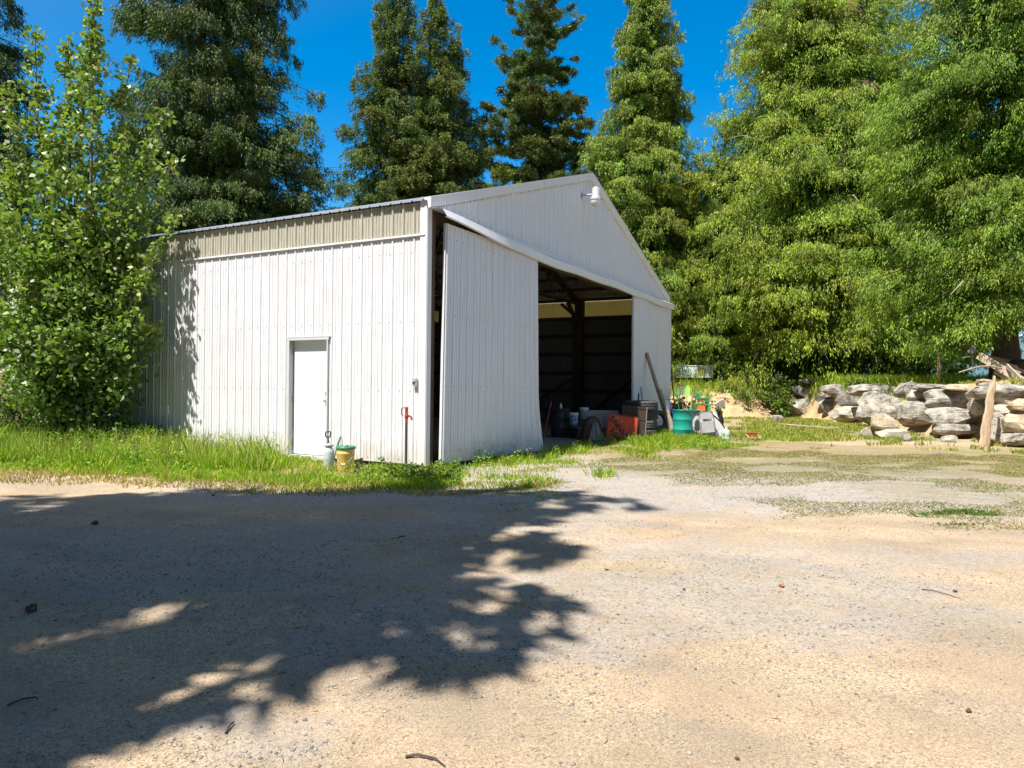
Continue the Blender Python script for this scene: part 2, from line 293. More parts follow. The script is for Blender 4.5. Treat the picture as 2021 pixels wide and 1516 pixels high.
# ------------------------------------------------------------------ ground
def groundmat():
    m, t = newmat('gravel_and_sand'); N = t.nodes.new; Lk = t.links.new
    o = N('ShaderNodeOutputMaterial'); b = N('ShaderNodeBsdfPrincipled'); Lk(b.outputs[0], o.inputs[0]); b.inputs['Roughness'].default_value = .95; b.inputs['Specular IOR Level'].default_value = .15
    tc = N('ShaderNodeTexCoord')
    def noise(sc, det=6, ro=.65, st=(1, 1, 1), rz=0):
        mr_ = N('ShaderNodeMapping'); mr_.inputs['Rotation'].default_value = (0, 0, rz); Lk(tc.outputs['Object'], mr_.inputs[0])
        mp = N('ShaderNodeMapping'); mp.inputs['Scale'].default_value = st; Lk(mr_.outputs[0], mp.inputs[0])
        n = N('ShaderNodeTexNoise'); n.inputs['Scale'].default_value = sc; n.inputs['Detail'].default_value = det; n.inputs['Roughness'].default_value = ro; Lk(mp.outputs[0], n.inputs[0]); return n.outputs['Fac']
    def ramp(f, p0, c0, p1, c1):
        r = N('ShaderNodeValToRGB'); e = r.color_ramp.elements; e[0].position = p0; e[0].color = (*c0, 1); e[1].position = p1; e[1].color = (*c1, 1); Lk(f, r.inputs[0]); return r.outputs[0]
    def mix(f, a, b_, mode='MIX'):
        x = N('ShaderNodeMix'); x.data_type = 'RGBA'; x.blend_type = mode
        if isinstance(f, float): x.inputs[0].default_value = f
        else: Lk(f, x.inputs[0])
        for i, q in ((6, a), (7, b_)):
            if isinstance(q, tuple): x.inputs[i].default_value = (*q, 1)
            else: Lk(q, x.inputs[i])
        return x.outputs[2]
    at = N('ShaderNodeAttribute'); at.attribute_name = 'Mask'; sp = N('ShaderNodeSeparateColor'); Lk(at.outputs['Color'], sp.inputs[0])
    tracks = noise(.55, 3, .55, (.22, 2.1, 1), .42)
    base = mix(ramp(tracks, .42, (0, 0, 0), .58, (1, 1, 1)), (.385, .285, .20), (.30, .24, .182))
    base = mix(ramp(noise(.9, 7, .7), .3, (0, 0, 0), .75, (1, 1, 1)), base, (.34, .265, .18))
    # speckle of small stones
    vo = N('ShaderNodeTexVoronoi'); vo.inputs['Scale'].default_value = 95; Lk(tc.outputs['Object'], vo.inputs['Vector'])
    spk = mix(ramp(vo.outputs['Distance'], .2, (1, 1, 1), .5, (0, 0, 0)), base, vo.outputs['Color'], 'OVERLAY')
    hs = N('ShaderNodeHueSaturation'); hs.inputs['Saturation'].default_value = .0; Lk(vo.outputs['Color'], hs.inputs['Color'])
    amt = ramp(noise(.8, 6, .7), .42, (.15, .15, .15), .62, (.7, .7, .7))
    base2 = mix(amt, base, mix(1.0, base, hs.outputs[0], 'OVERLAY'))
    grit = noise(160, 3, .8)
    base3 = mix(.8, base2, ramp(grit, .36, (.22, .22, .23), .62, (.72, .72, .7)), 'OVERLAY')
    g2 = noise(52, 4, .85); base3 = mix(.6, base3, ramp(g2, .38, (.3, .3, .31), .6, (.62, .62, .6)), 'OVERLAY')
    # gravel (blue-grey crushed stone)
    v2 = N('ShaderNodeTexVoronoi'); v2.inputs['Scale'].default_value = 38; Lk(tc.outputs['Object'], v2.inputs['Vector'])
    h2 = N('ShaderNodeHueSaturation'); h2.inputs['Saturation'].default_value = .12; h2.inputs['Value'].default_value = .5; Lk(v2.outputs['Color'], h2.inputs['Color'])
    grav = mix(.6, (.24, .21, .18), h2.outputs[0])
    gm = N('ShaderNodeMath'); gm.operation = 'MULTIPLY'; gm.use_clamp = True; Lk(sp.outputs[1], gm.inputs[0]); Lk(ramp(noise(2.2, 6, .75), .35, (.3, .3, .3), .6, (1, 1, 1)), gm.inputs[1])
    c = mix(gm.outputs[0], base3, grav)
    # low moss and weeds, straw
    mossf = N('ShaderNodeMath'); mossf.operation = 'MULTIPLY_ADD'; Lk(sp.outputs[0], mossf.inputs[0]); mossf.inputs[1].default_value = .44
    mn = noise(2.4, 9, .78, (.5, 1.6, 1), .3); Lk(mn, mossf.inputs[2])
    mm = ramp(mossf.outputs[0], .70, (0, 0, 0), .95, (1, 1, 1))
    mossc = mix(ramp(noise(1.1, 5), .4, (0, 0, 0), .6, (1, 1, 1)), (.15, .14, .03), (.19, .115, .05))
    mossc = mix(ramp(noise(9, 4, .8), .45, (0, 0, 0), .6, (1, 1, 1)), mossc, (.10, .135, .02))
    mfac = N('ShaderNodeMath'); mfac.operation = 'MULTIPLY'; Lk(mm, mfac.inputs[0]); Lk(ramp(noise(30, 4, .85), .38, (.0, .0, .0), .56, (.95, .95, .95)), mfac.inputs[1])
    c = mix(mfac.outputs[0], c, mossc)
    # dirt bank colour
    dirt = mix(ramp(noise(1.6, 8, .7), .35, (0, 0, 0), .65, (1, 1, 1)), (.52, .39, .22), (.33, .21, .115))
    c = mix(sp.outputs[2], c, dirt)
    Lk(c, b.inputs['Base Color'])
    bp = N('ShaderNodeBump'); bp.inputs['Strength'].default_value = .4; bp.inputs['Distance'].default_value = .006; Lk(vo.outputs['Distance'], bp.inputs['Height'])
    bp2 = N('ShaderNodeBump'); bp2.inputs['Strength'].default_value = .8; bp2.inputs['Distance'].default_value = .01; Lk(grit, bp2.inputs['Height']); Lk(bp.outputs[0], bp2.inputs['Normal'])
    bp3 = N('ShaderNodeBump'); bp3.inputs['Strength'].default_value = .2; bp3.inputs['Distance'].default_value = .1; Lk(tracks, bp3.inputs['Height']); Lk(bp2.outputs[0], bp3.inputs['Normal'])
    Lk(bp3.outputs[0], b.inputs['Normal']); return m
xs = np.concatenate([[-1500, -700, -300, -120, -60, -35], np.arange(-24, 26, .22), [27, 29, 32, 38, 60, 120, 300, 700, 1500]])
ys = np.concatenate([[-1200, -500, -150, -50, -20, -8], np.arange(0, 44, .22), [45, 47, 50, 55, 65, 90, 150, 300, 700, 1800]])
X, Y = np.meshgrid(xs, ys); Z = hgt(X, Y); V = np.stack([X, Y, Z], -1).reshape(-1, 3)
nx, ny = len(xs), len(ys); i, j = np.meshgrid(np.arange(nx - 1), np.arange(ny - 1)); a = (j * nx + i).ravel()
Fc = np.stack([a, a + 1, a + nx + 1, a + nx], 1)
me = bpy.data.meshes.new('ground'); me.from_pydata(V.tolist(), [], Fc.tolist()); me.polygons.foreach_set('use_smooth', [True] * len(Fc)); me.materials.append(groundmat())
x, y = V[:, 0], V[:, 1]
tl = (x + 1.606) * -.884 + (y - 13.169) * .468; sl_ = (x + 1.606) * .468 + (y - 13.169) * .884
moss = .95 * sst(11.0, 13.5, y) * sst(.3, 2.6, x) * (1 - .35 * sst(24, 30, y)) * (1 - sst(33, 36, y))
moss = np.maximum(moss, .75 * sst(8.2, 10.8, y) * sst(3.2, 6.5, x) * (1 - sst(33, 36, y)))
moss = np.maximum(moss, .9 * sst(-3.4, -2.5, sl_) * (1 - sst(-.2, 0, sl_)) * (tl > -1))
moss = np.maximum(moss, .95 * sst(13.6, 14.2, x) * sst(8, 12, y)); moss = np.maximum(moss, .8 * sst(38, 40, y))
moss *= 1 - .75 * np.exp(-((y - (19.3 + .1 * x)) / .8) ** 2) * sst(8, 10, x)
grav = sst(8.6, 9.6, y) * (1 - sst(14.5, 16, y)) * sst(-6, -4, x) * (1 - sst(7, 11, x)) * .9
grav = np.maximum(grav, .55 * (fbm(x * .45, y * .9, 31) > .58))
dirt = sst(35.2, 36.6, y) * (1 - sst(39.4, 41.5, y)) * sst(5, 8, x) * (1 - sst(14, 15.5, x)); dirt = np.maximum(dirt, np.exp(-((x - 17.6) ** 2 / 4 + (y - 22.5) ** 2 / 5)))
dirt = np.maximum(dirt, .45 * sst(17, 21, y) * sst(5.5, 9, x) * (x < 14.5) * (fbm(x * .3, y * .6, 44) > .52))
dirt = np.maximum(dirt, .9 * sst(13.9, 14.3, x) * (1 - sst(15.2, 15.9, x)) * sst(8, 12, y)); moss *= 1 - .8 * sst(14.0, 14.4, x) * (1 - sst(15.2, 15.7, x))
at = me.attributes.new('Mask', 'FLOAT_COLOR', 'POINT'); cc = np.ones((len(V), 4), np.float32); cc[:, 0] = moss; cc[:, 1] = grav; cc[:, 2] = dirt; at.data.foreach_set('color', cc.ravel())
go = bpy.data.objects.new('ground', me); C.objects.link(go); go['kind'] = 'structure'

# far wooded hills
m_, N_ = [], 90
hv = []; hf = []
for i_ in range(N_ + 1):
    a_ = math.radians(-60 + 120 * i_ / N_); hh_ = 16 + 14 * math.sin(i_ * .19) + 7 * math.sin(i_ * .53 + 1) + 2.2 * math.sin(i_ * 2.1) + 2.0 * random.random()
    for rr_, zz_ in ((600, -1), (660, hh_ * .55 + 2), (760, hh_ + 12), (900, -1)): hv.append((math.sin(a_) * rr_, math.cos(a_) * rr_, zz_))
hf = [(i_ * 4 + q, i_ * 4 + q + 1, (i_ + 1) * 4 + q + 1, (i_ + 1) * 4 + q) for i_ in range(N_) for q in range(3)]
hb = MB(); hb.add(hv, [f[::-1] for f in hf], 0, True); ho = hb.build('hills', mat('far_forest', (.10, .17, .20), .95, col2=(.06, .11, .12), scale=.03, spec=0)); ho['kind'] = 'structure'

# loose pebbles
def pebbles(n):
    k = n; yy = 2.2 + 11 * rng.random(k) ** 1.6; xx = (rng.random(k) * 2 - 1) * (yy * .75 + .3)
    dens = fbm(xx * .5, yy * 1.0, 31); keep = rng.random(k) < (.12 + 1.2 * (dens > .56)); xx, yy = xx[keep], yy[keep]; k = len(xx)
    r = .0022 + .010 * rng.random(k) ** 5 + .001 * yy / 4
    zc = hgt(xx, yy) + r * .25
    P = np.stack([xx, yy, zc], 1); th = rng.random(k) * 6.28
    oc = np.array([[1, 0, 0], [0, 1, 0], [-1, 0, 0], [0, -1, 0], [0, 0, .7], [0, 0, -.7]], float)
    oc = oc[None] * (0.7 + .6 * rng.random((k, 6, 1)))
    c, s_ = np.cos(th)[:, None], np.sin(th)[:, None]
    q = np.stack([oc[..., 0] * c - oc[..., 1] * s_, oc[..., 0] * s_ + oc[..., 1] * c, oc[..., 2]], -1) * r[:, None, None] + P[:, None]
    tri = [(0, 1, 4), (1, 2, 4), (2, 3, 4), (3, 0, 4)]
    V = np.stack([q[:, t_] for t_ in tri], 1).reshape(-1, 3)
    g = .12 + .2 * rng.random(k); col = np.stack([g * 1.06, g, g * .9], 1); col = np.repeat(col, 4, 0)
    m, t = newmat('pebble'); o = t.nodes.new('ShaderNodeOutputMaterial'); b = t.nodes.new('ShaderNodeBsdfPrincipled'); a_ = t.nodes.new('ShaderNodeAttribute'); a_.attribute_name = 'Col'
    t.links.new(a_.outputs['Color'], b.inputs['Base Color']); b.inputs['Roughness'].default_value = .9; t.links.new(b.outputs[0], o.inputs[0])
    return npmesh('gravel', V, 3, col, m)
tag(pebbles(65000), 'loose small stones scattered over the gravel yard', 'gravel', kind='stuff')

# ------------------------------------------------------------------ the metal building
W, LEN, HE, HR, HP = 16.14, 14.0, 5.0, 7.6, 4.35
B = thing('metal_building', 'white ribbed steel pole barn with tan translucent strip and open sliding doors', 'building', C0, (0, 0, math.pi / 2 - BA))
PR = [(0, 0), (.016, .02), (.044, .02), (.06, 0), (.108, 0), (.117, .009), (.131, .009), (.14, 0), (.174, 0), (.183, .009), (.197, .009), (.206, 0)]
def ribs(u0, u1, p=.25, off=0):
    out = []; k = math.floor((u0 - off) / p)
    while k * p + off < u1:
        for du, h in PR:
            u = k * p + off + du
            if u0 < u < u1: out.append((u, h))
        k += 1
    return [(u0, 0)] + out + [(u1, 0)]
left = lambda u, z, h: (-h, u, z)
def sheet(fmap, u0, u1, zb, zt, off=0, screws=(), hs=1., mb=None, nseg=1, p=.25):
    """fmap(u, z, h) -> local point. zb/zt numbers or functions of u"""
    mb = mb or MB(); R = ribs(u0, u1, p, off); f0 = zb if callable(zb) else (lambda u: zb); f1 = zt if callable(zt) else (lambda u: zt)
    vs = []; nz = nseg + 1
    for u, h in R:
        for q in range(nz): vs.append(fmap(u, f0(u) + (f1(u) - f0(u)) * q / nseg, h * hs))
    if fmap is left: nz = -nz
    flip = nz < 0; nz = abs(nz)
    fs = [(i * nz + q, (i + 1) * nz + q, (i + 1) * nz + q + 1, i * nz + q + 1)[::-1 if flip else 1] for i in range(len(R) - 1) for q in range(nseg)]
    mb.add(vs, fs, 0)
    for z in screws:
        k = math.ceil((u0 - off) / p)
        while k * p + off + .08 < u1:
            u = k * p + off + .085; zz = z(u) if callable(z) else z
            if f0(u) < zz < f1(u):
                e = .009; mb.add([fmap(u - e, zz - e, .008), fmap(u + e, zz - e, .008), fmap(u + e, zz + e, .008), fmap(u - e, zz + e, .008)], [(0, 1, 2, 3)], 1)
            k += 1
    return mb
WM = [M['white'], M['screw']]
DT0, DT1, DH = 2.36, 3.42, 2.46
m = sheet(left, .02, DT0, .08, HP, screws=(.16, 1.45, 2.75, 4.05)); sheet(left, DT0, DT1, DH, HP, screws=(2.55, 2.75, 4.05), mb=m); sheet(left, DT1, LEN, .08, HP, screws=(.16, 1.45, 2.75, 4.05), mb=m)
m.build('side_wall', WM, B)
m = sheet(left, .02, LEN, HP + .003, HE - .03, hs=1.5, screws=(HP + .05,)); m.build('translucent_panel', [M['fiber'], M['screw']], B)
m = MB(); m.box((-.03, LEN / 2, HP + .01), (.03, LEN - .04, .035)); m.build('drip_trim', M['trim'], B)
right = lambda u, z, h: (W + h, u, z)
sheet(right, .02, LEN, .0, HP, off=.1).build('side_wall', WM, B)
sheet(right, .02, LEN, HP, HE - .03, off=.1, hs=1.5).build('translucent_panel', [M['fiber'], M['screw']], B)
roofz = lambda s: HE + (HR - HE) * (1 - abs(s - W / 2) / (W / 2))
sheet(lambda u, z, h: (u, LEN + h, z), 0, W, 0, lambda u: roofz(u) - .04).build('back_wall', WM, B)
# gable front above the header
HB = 4.90                                                          # bottom of gable siding
gf = lambda u, z, h: (u, -h, z)
m = sheet(gf, .02, W / 2, HB, lambda u: roofz(u) - .05, off=.06, screws=(lambda u: HB + .06, lambda u: HB + .11)); sheet(gf, W / 2, W - .02, HB, lambda u: roofz(u) - .05, off=.06, screws=(lambda u: HB + .06, lambda u: HB + .11), mb=m)
m.build('gable_wall', WM, B)
# roof sheets (ribs run up the slope)
sl1 = math.hypot(W / 2, HR - HE); nx_, nz_ = -(HR - HE) / sl1, (W / 2) / sl1
def roofmap(side):
    def f(u, v, h):       # v 0 at eave .. 1 ridge
        s0 = -.09; s = s0 + (W / 2 - s0) * v; z = HE + .0 + (HR - HE) * s / (W / 2) + h * 1.3
        return (s if side < 0 else W - s, u, z)
    return f
sheet(roofmap(-1), -.02, LEN + .1, 0, 1).build('roof', [M['galv']], B)
sheet(roofmap(1), -.02, LEN + .1, 0, 1).build('roof', [M['galv']], B)
# rake trims
for sgn in (-1, 1):
    m = MB(); x0 = -.02 if sgn < 0 else W + .09; x1 = W / 2; zf = lambda x: HE + (HR - HE) * (1 - abs(x - W / 2) / (W / 2))
    nseg = 5
    for k in range(nseg):
        a0 = x0 + (x1 - x0) * k / nseg; a1 = x0 + (x1 - x0) * (k + 1) / nseg; g = .004 * (k % 2)
        prof = [(.05, -.02), (.05, .05), (-.10 - g, .05), (-.10 - g, -.13), (-.055 - g, -.15), (-.001, -.15)]
        vs = [(a0, t_, zf(a0) + z_) for t_, z_ in prof] + [(a1, t_, zf(a1) + z_) for t_, z_ in prof]
        n_ = len(prof); m.add(vs, [(q, q + 1, n_ + q + 1, n_ + q) for q in range(n_ - 1)], 0)
        if k == 0: m.add(vs[:n_], [tuple(range(n_))], 0)
    m.build('rake_trim', M['trim'], B)
# header cover over the door track: bent out at its left end
m = MB(); K = 40; prof_n = 5; vs = []
for k in range(K + 1):
    s = .03 + (W + .12 - .03) * k / K; lift = max(0, 1 - s / 4.4) ** 1.15
    wav = .018 * math.sin(s * 2.1) + .02 * math.sin(s * .7 + 1)
    out = .27 + .07 * lift; zt = HB - .05; zl = HB - .10 - .08 * (1 - lift) + wav; zb = zl - .19 + .04 * lift; ob = out + .10 * lift
    for t_, z_ in ((-.012, HB + .02), (-.014, zt), (-out + wav, zl), (-ob + wav, zb), (-ob + .05 + wav, zb - .01)): vs.append((s, t_, z_))
m.add(vs, [(k * 5 + q, (k + 1) * 5 + q, (k + 1) * 5 + q + 1, k * 5 + q + 1) for k in range(K) for q in range(4)], 0, False)
m.build('track_cover', M['trim'], B)
m = MB(); m.box((W / 2 + .5, -.10, HB - .29), (W - 1.3, .06, .12)); m.box((W / 2, .09, HB - .18), (W - .5, .05, .3), mi=1); m.build('door_track', [M['wood_dark'], M['wood_dark']], B)
# corner trims
m = MB(); m.box((-.012, .055, HE / 2 + .03), (.035, .15, HE - .08)); m.box((.05, -.018, HE / 2 + .0), (.135, .03, HE - .12)); m.build('corner_trim', M['trim'], B)
m = MB(); m.box((W + .012, .055, HE / 2), (.035, .15, HE - .1)); m.build('corner_trim', M['trim'], B)
m = MB(); m.box((.2, .07, HB / 2), (.15, .15, HB)); m.build('post', M['wood_dark'], B, bevel=.006)
# posts, girts, rafters
WD = M['wood_dark']
for t_ in (3.55, 6.9, 10.3, 13.8):
    MB().box((W - .17, t_, HE / 2), (.26 if t_ < 4 else .15, .34 if t_ < 4 else .15, HE)).build('post', WD, B); MB().box((.12, t_, HE / 2), (.14, .15, HE)).build('post', WD, B)
for z in (.55, 1.33, 2.07, 2.84, 3.58, 4.30):
    MB().box((W - .035, LEN / 2, z), (.045, LEN - .1, .16)).build('girt', WD, B)
    m = MB(); (m.box((.035, LEN / 2, z), (.045, LEN - .3, .14)) if z > 2.6 else (m.box((.035, 1.3, z), (.045, 2.0, .14)), m.box((.035, 8.7, z), (.045, 10.3, .14)))); m.build('girt', WD, B)
    MB().box((W / 2, LEN - .035, z), (W - .3, .045, .14)).build('girt', WD, B)
for t_ in (.12, 3.55, 6.9, 10.3, 13.8):
    for sg in (0, 1):
        e0, e1 = (.1, W / 2) if sg == 0 else (W - .1, W / 2)
        MB().beam((e0, t_, HE - .12), (e1, t_, HR - .16), .07, .24, up=(0, 1, 0)).build('rafter', WD, B)
    if t_ > 1:
        MB().beam((.1, t_, HE - .12), (W - .1, t_, HE - .12), .07, .24, up=(0, 1, 0)).build('tie_beam', WD, B)
        for k in range(1, 6):
            s0 = W * k / 6; MB().beam((s0, t_, HE), (s0 + (.9 if s0 < W / 2 else -.9), t_, roofz(s0 + .9 * (1 if s0 < W / 2 else -1)) - .2), .05, .1, up=(0, 1, 0)).build('truss_web', WD, B)
    MB().beam((W - .3, t_ - .02, 3.9), (W - 1.4, t_ - .02, HE - .2), .07, .15, up=(0, 1, 0)).build('knee_brace', WD, B)
MB().beam((W - .2, 3.4, 4.1), (W - .2, 4.35, HE - .08), .1, .14, up=(1, 0, 0)).build('knee_brace', WD, B)
MB().beam((W - .12, .3, 2.6), (W - .12, 3.3, .3), .05, .2, up=(1, 0, 0)).build('diagonal_brace', WD, B)
MB().beam((W - .12, 3.8, 1.9), (W - .12, 6.5, .3), .05, .15, up=(1, 0, 0)).build('diagonal_brace', WD, B)
for k in range(9):
    for sg in (0, 1):
        s = W / 2 * (k + .4) / 9; s_ = s if sg == 0 else W - s
        MB().box((s_, LEN / 2, roofz(s_) - .09), (.05, LEN - .1, .12)).build('purlin', WD, B)
# side door
m = MB(); m.box((.098, (DT0 + DT1) / 2, DH / 2 + .06), (.04, DT1 - DT0 - .08, DH - .1)); dr = m.build('side_door', M['door'], B, bevel=.004)
kz = 1.22
m = MB(); m.tube([(.085, DT0 + .13, kz), (.06, DT0 + .13, kz), (.05, DT0 + .13, kz)], [.035, .02, .015], 12); m.tube([(.055, DT0 + .13, kz), (.04, DT0 + .13, kz), (.02, DT0 + .13, kz)], [.02, .032, .026], 12); m.build('knob', M['grey'], dr)
MB().box((.07, DT0 + .13, kz + .16), (.015, .05, .06)).build('deadbolt', M['grey'], dr)
for z_ in (.3, 1.25, 2.2): MB().box((.072, DT1 - .05, z_), (.018, .03, .1)).build('hinge', M['grey'], dr)
m = MB()
for tt, ww in ((DT1 - .0, .06), (DT0 + .0, .03)): m.box((.03, tt, DH / 2), (.15, ww, DH)); 
m.box((.03, (DT0 + DT1) / 2, DH + .02), (.15, DT1 - DT0 + .08, .05)); m.box((.0, (DT0 + DT1) / 2, DH + .06), (.09, DT1 - DT0 + .14, .02)); m.box((.06, (DT0 + DT1) / 2, .05), (.2, DT1 - DT0, .09))
m.build('door_frame', mat('frame_paint', (.5, .51, .52), .5, col2=(.3, .24, .18), scale=6, thr=(.6, .85)), B)
# outlet cover
q = onS(819, 754, -.04); m = MB(); m.box((-.045, q.y, q.z), (.06, .085, .15)); m.tube([(-.07, q.y, q.z + .03), (-.085, q.y, q.z + .03)], .038, 14); m.tube([(-.086, q.y, q.z - .015), (-.09, q.y, q.z - .015)], .024, 12, mi=1)
m.build('outlet_cover', [M['galv'], M['black']], B, bevel=.006)
# sliding leaves, corners taken where they hang and sag
def slider(c, screws, off=0, bent=0):
    tl_, tr_, br, bl = [Vector(q) for q in c]
    wd = (tr_ - tl_).length
    def P(u, v, h):          # u 0..wd, v 0 bottom..1
        a = u / wd; P0 = bl.lerp(br, a); P1 = tl_.lerp(tr_, a); p = P0.lerp(P1, v)
        if bent and v < .28: k = (1 - v / .28) ** 1.5 * max(0, (a - .55) / .45) ** 1.5; p = p + Vector((.06, -.34, 0)) * k * bent
        n = Vector((0, -1, 0)); return p + n * h
    m = MB(); R = ribs(0, wd, .25, off); nz = 15; vs = []
    for u, h in R:
        for q in range(nz): vs.append(P(u, q / (nz - 1), h))
    m.add(vs, [(i * nz + q, (i + 1) * nz + q, (i + 1) * nz + q + 1, i * nz + q + 1) for i in range(len(R) - 1) for q in range(nz - 1)], 0)
    for v in screws:
        k = 0
        while k * .25 + off + .085 < wd:
            u = k * .25 + off + .085; e = .010; ev = e / 4.6
            if u > 0: m.add([P(u - e, v - ev, .009), P(u + e, v - ev, .009), P(u + e, v + ev, .009), P(u - e, v + ev, .009)], [(0, 1, 2, 3)], 1)
            k += 1
    d = m.build('sliding_door', WM, B)
    fr = MB()
    for (u0, v0, u1, v1) in ((0, 0, 0, 1), (wd, 0, wd, 1)):
        for q in range(14):
            p0 = P(u0, v0 + (v1 - v0) * q / 14, -.03); p1 = P(u1, v0 + (v1 - v0) * (q + 1) / 14, -.03)
            fr.beam(p0, p1, .055, .012 if False else .05, up=(0, 1, 0))
    for v in (.01, .33, .66, .99):
        for q in range(10): fr.beam(P(wd * q / 10, v, -.032), P(wd * (q + 1) / 10, v, -.032), .045, .045, up=(0, 1, 0))
    fr.build('door_edge', M['trim'], d)
    return P
TD = -.17
LP = slider([onT(882, 441, TD), onT(1061, 506, TD), onT(1063, 889, TD - .2), onT(872, 916, TD - .03)], (.05, .32, .62, .94 - .0), bent=.35)
q1 = onT(1251, 578, TD); q2 = Vector((W + .02, TD, HB - .33))
RP = slider([q1, q2, Vector((W + .02, TD, .12)), Vector((onT(1250, 800, TD).x, TD, .12))], (.33, .62, .95), off=.07)
# yard light
q = onT(1176, 388, -.42); yl = MB(); yl = yl.lathe([(0, .27), (.05, .265), (.055, .24), (.10, .23), (.105, .02), (.15, -.03), (.165, -.1), (.16, -.11), (.1, -.1)], 24, q).build('yard_light', M['galv'], B)
MB().lathe([(.152, -.1), (.148, -.14), (.13, -.22), (.10, -.25), (.0, -.255)], 24, q, mod=lambda i, j: 1 + .02 * (j % 2)).build('light_lens', M['glass'], yl)
m = MB(); m.tube([q + Vector((-.02, .08, .06)), q + Vector((-.06, .3, .06)), q + Vector((-.06, .39, .06))], .022, 8); m.box(q + Vector((-.06, .395, .06)), (.1, .015, .14)); m.build('light_bracket', M['grey'], yl)

# ------------------------------------------------------------------ vegetation builders
def conifer(name, label, px, depth, top, Rb, z0, col, nb=230, lpb=230, seed=1, trunk=.3, power=.75, droop=.35, ln=(.10, .22), wd=(.042, .065), group=None, loc=None, twist=0, tip=.25, gapn=0, clump=0, hang=.75, trunk_mat='bark', cat='tree', zmax=None, side=.26, layers=None, dead=0., twigs=0, hd=.55, base=.72, bf=.12):
    r = np.random.default_rng(seed); loc0 = loc
    if loc is None:
        p = D(px, 760, depth); loc = (p.x, p.y)
    z = gz(*loc); H = top - z
    T = thing(name, label, cat, (loc[0], loc[1], z), group=group)
    m = MB(); n = 12; pts = []; rd = []
    ph = r.random() * 6
    for k in range(n + 1):
        f = k / n; pts.append((.12 * math.sin(f * 5 + ph) * f, .12 * math.cos(f * 4 + ph) * f, -.15 + (H + .1) * f)); rd.append(trunk * (1 - f) ** .85 * (1 + .5 * max(0, .06 - f) / .06) + .012)
    m.tube(pts, rd, 10)
    if loc0 is None: nb = int(nb * (1.7 if not clump else 1)); lpb *= (1.45 if not clump else 1.2); hd = hd * 1.0
    zz = z0 + (H - z0) * (r.random(nb) ** 1.15); zz = np.sort(zz)
    if layers: st = (H - z0) / layers; zz = z0 + (np.floor((zz - z0) / st) + .5 + r.normal(0, .10, nb)) * st
    f = np.clip((zz - z0) / (H - z0), 0, 1)
    R = Rb * ((1 - f) ** power) * (base + (1 - base) * sst(0, bf, f)) * (.42 + .75 * r.random(nb) ** .8) + tip
    az = r.random(nb) * 6.283
    R *= .82 + .36 * vnoise(az * 1.3, zz * .45, seed)
    allP, allA, allL, allC = [], [], [], []
    for b in range(nb):
        L = R[b]; c, s = math.cos(az[b]), math.sin(az[b])
        up = .25 - .1 * (1 - f[b]) if f[b] < .8 else .7
        # branch curve: rises a little, then droops, tip lifts
        u = np.linspace(0, 1, 6); upj = up + (r.normal(.05, .22) if not layers else 0); bz = zz[b] + L * (upj * u - droop * u ** 2 * 1.6 + droop * .5 * u ** 4)
        if L > .8: m.tube([(c * L * q * .96, s * L * q * .96, bq) for q, bq in zip(u, bz)], [max(.008, .012 * L * (1 - q) + .006) for q in u], 4, cap=False)
        k = int(lpb * (3.2 if loc0 is None else 1.2) * (L / Rb) ** 1.2 * (.65 + .6 * r.random())) + 10
        if clump:
            nc = max(3, int(L * clump)); cq = .2 + .85 * r.random(nc); cl = r.normal(0, .5, nc) * side * L; idx = r.integers(0, nc, k)
            q = cq[idx] + r.normal(0, .14 / max(L, 1), k); lat = cl[idx] + r.normal(0, .17, k); hz = -hd * r.random(k) + r.normal(0, .09, k)
            A = r.normal(0, .7, (k, 3)) + np.array([c * .4, s * .4, .35])
        else:
            nc = max(4, k // 20); cq = .1 + .95 * r.random(nc) ** .62; cl = r.normal(0, 1, nc) * side * L * (np.sin(np.clip(cq, 0, 1) * 2.6) * .8 + .15) * .5; ch_ = hd * (.4 + 1.1 * r.random(nc)) ; idx = r.integers(0, nc, k)
            v = r.random(k); q = cq[idx] + r.normal(0, .07, k) / max(L, .8); lat = cl[idx] + r.normal(0, .07, k); hz = -ch_[idx] * v + r.normal(0, .03, k)
            A = np.stack([c * .5 - s * np.sign(lat) * .3, s * .5 + c * np.sign(lat) * .3, np.full(k, -hang)], 1) + r.normal(0, .24, (k, 3))
        u = np.linspace(0, 1, 6); pz = np.interp(q, u, bz) - np.abs(lat) * .22 + hz
        P = np.stack([c * L * q - s * lat, s * L * q + c * lat, pz], 1)
        ccl = .5 + .85 * r.random((nc, 1)); ccl = ccl[idx]
        cb = np.array(col) * (.75 + .5 * r.random()) * np.array([1 + .25 * r.random(), 1, 1 - .2 * r.random()])
        isd = r.random() < dead
        cc = cb[None] * ccl * (.8 + .4 * r.random((k, 1))) ; cc[:, 0] *= 1 + .6 * (q - .5)
        if isd: cc[(q > .72)] = np.array([.26, .17, .08]) * (.7 + .5 * r.random(((q > .72).sum(), 1)))
        allP.append(P); allA.append(A); allL.append(r.uniform(ln[0], ln[1], k)); allC.append(cc)
    tr = m.build('trunk', M[trunk_mat], T)
    if twigs:
        for b in r.choice(nb, twigs, replace=False):
            m = MB()
            L = R[b]; c, s = math.cos(az[b]), math.sin(az[b]); h0 = zz[b] + .15; o = r.normal(0, .25, 3); st_ = r.uniform(.55, .85)
            m.tube([(c * L * st_, s * L * st_, h0), (c * L * .95 + o[0] * .5, s * L * .95 + o[1] * .5, h0 + .1 + o[2] * .4), (c * L * 1.12 + o[0], s * L * 1.12 + o[1], h0 - .35 + o[2])], [.035, .022, .008], 4, cap=False); m.build('bare_twig', M['twig'], T)
    ds = min(1, (depth / 42) ** .5) if loc0 is None else 1
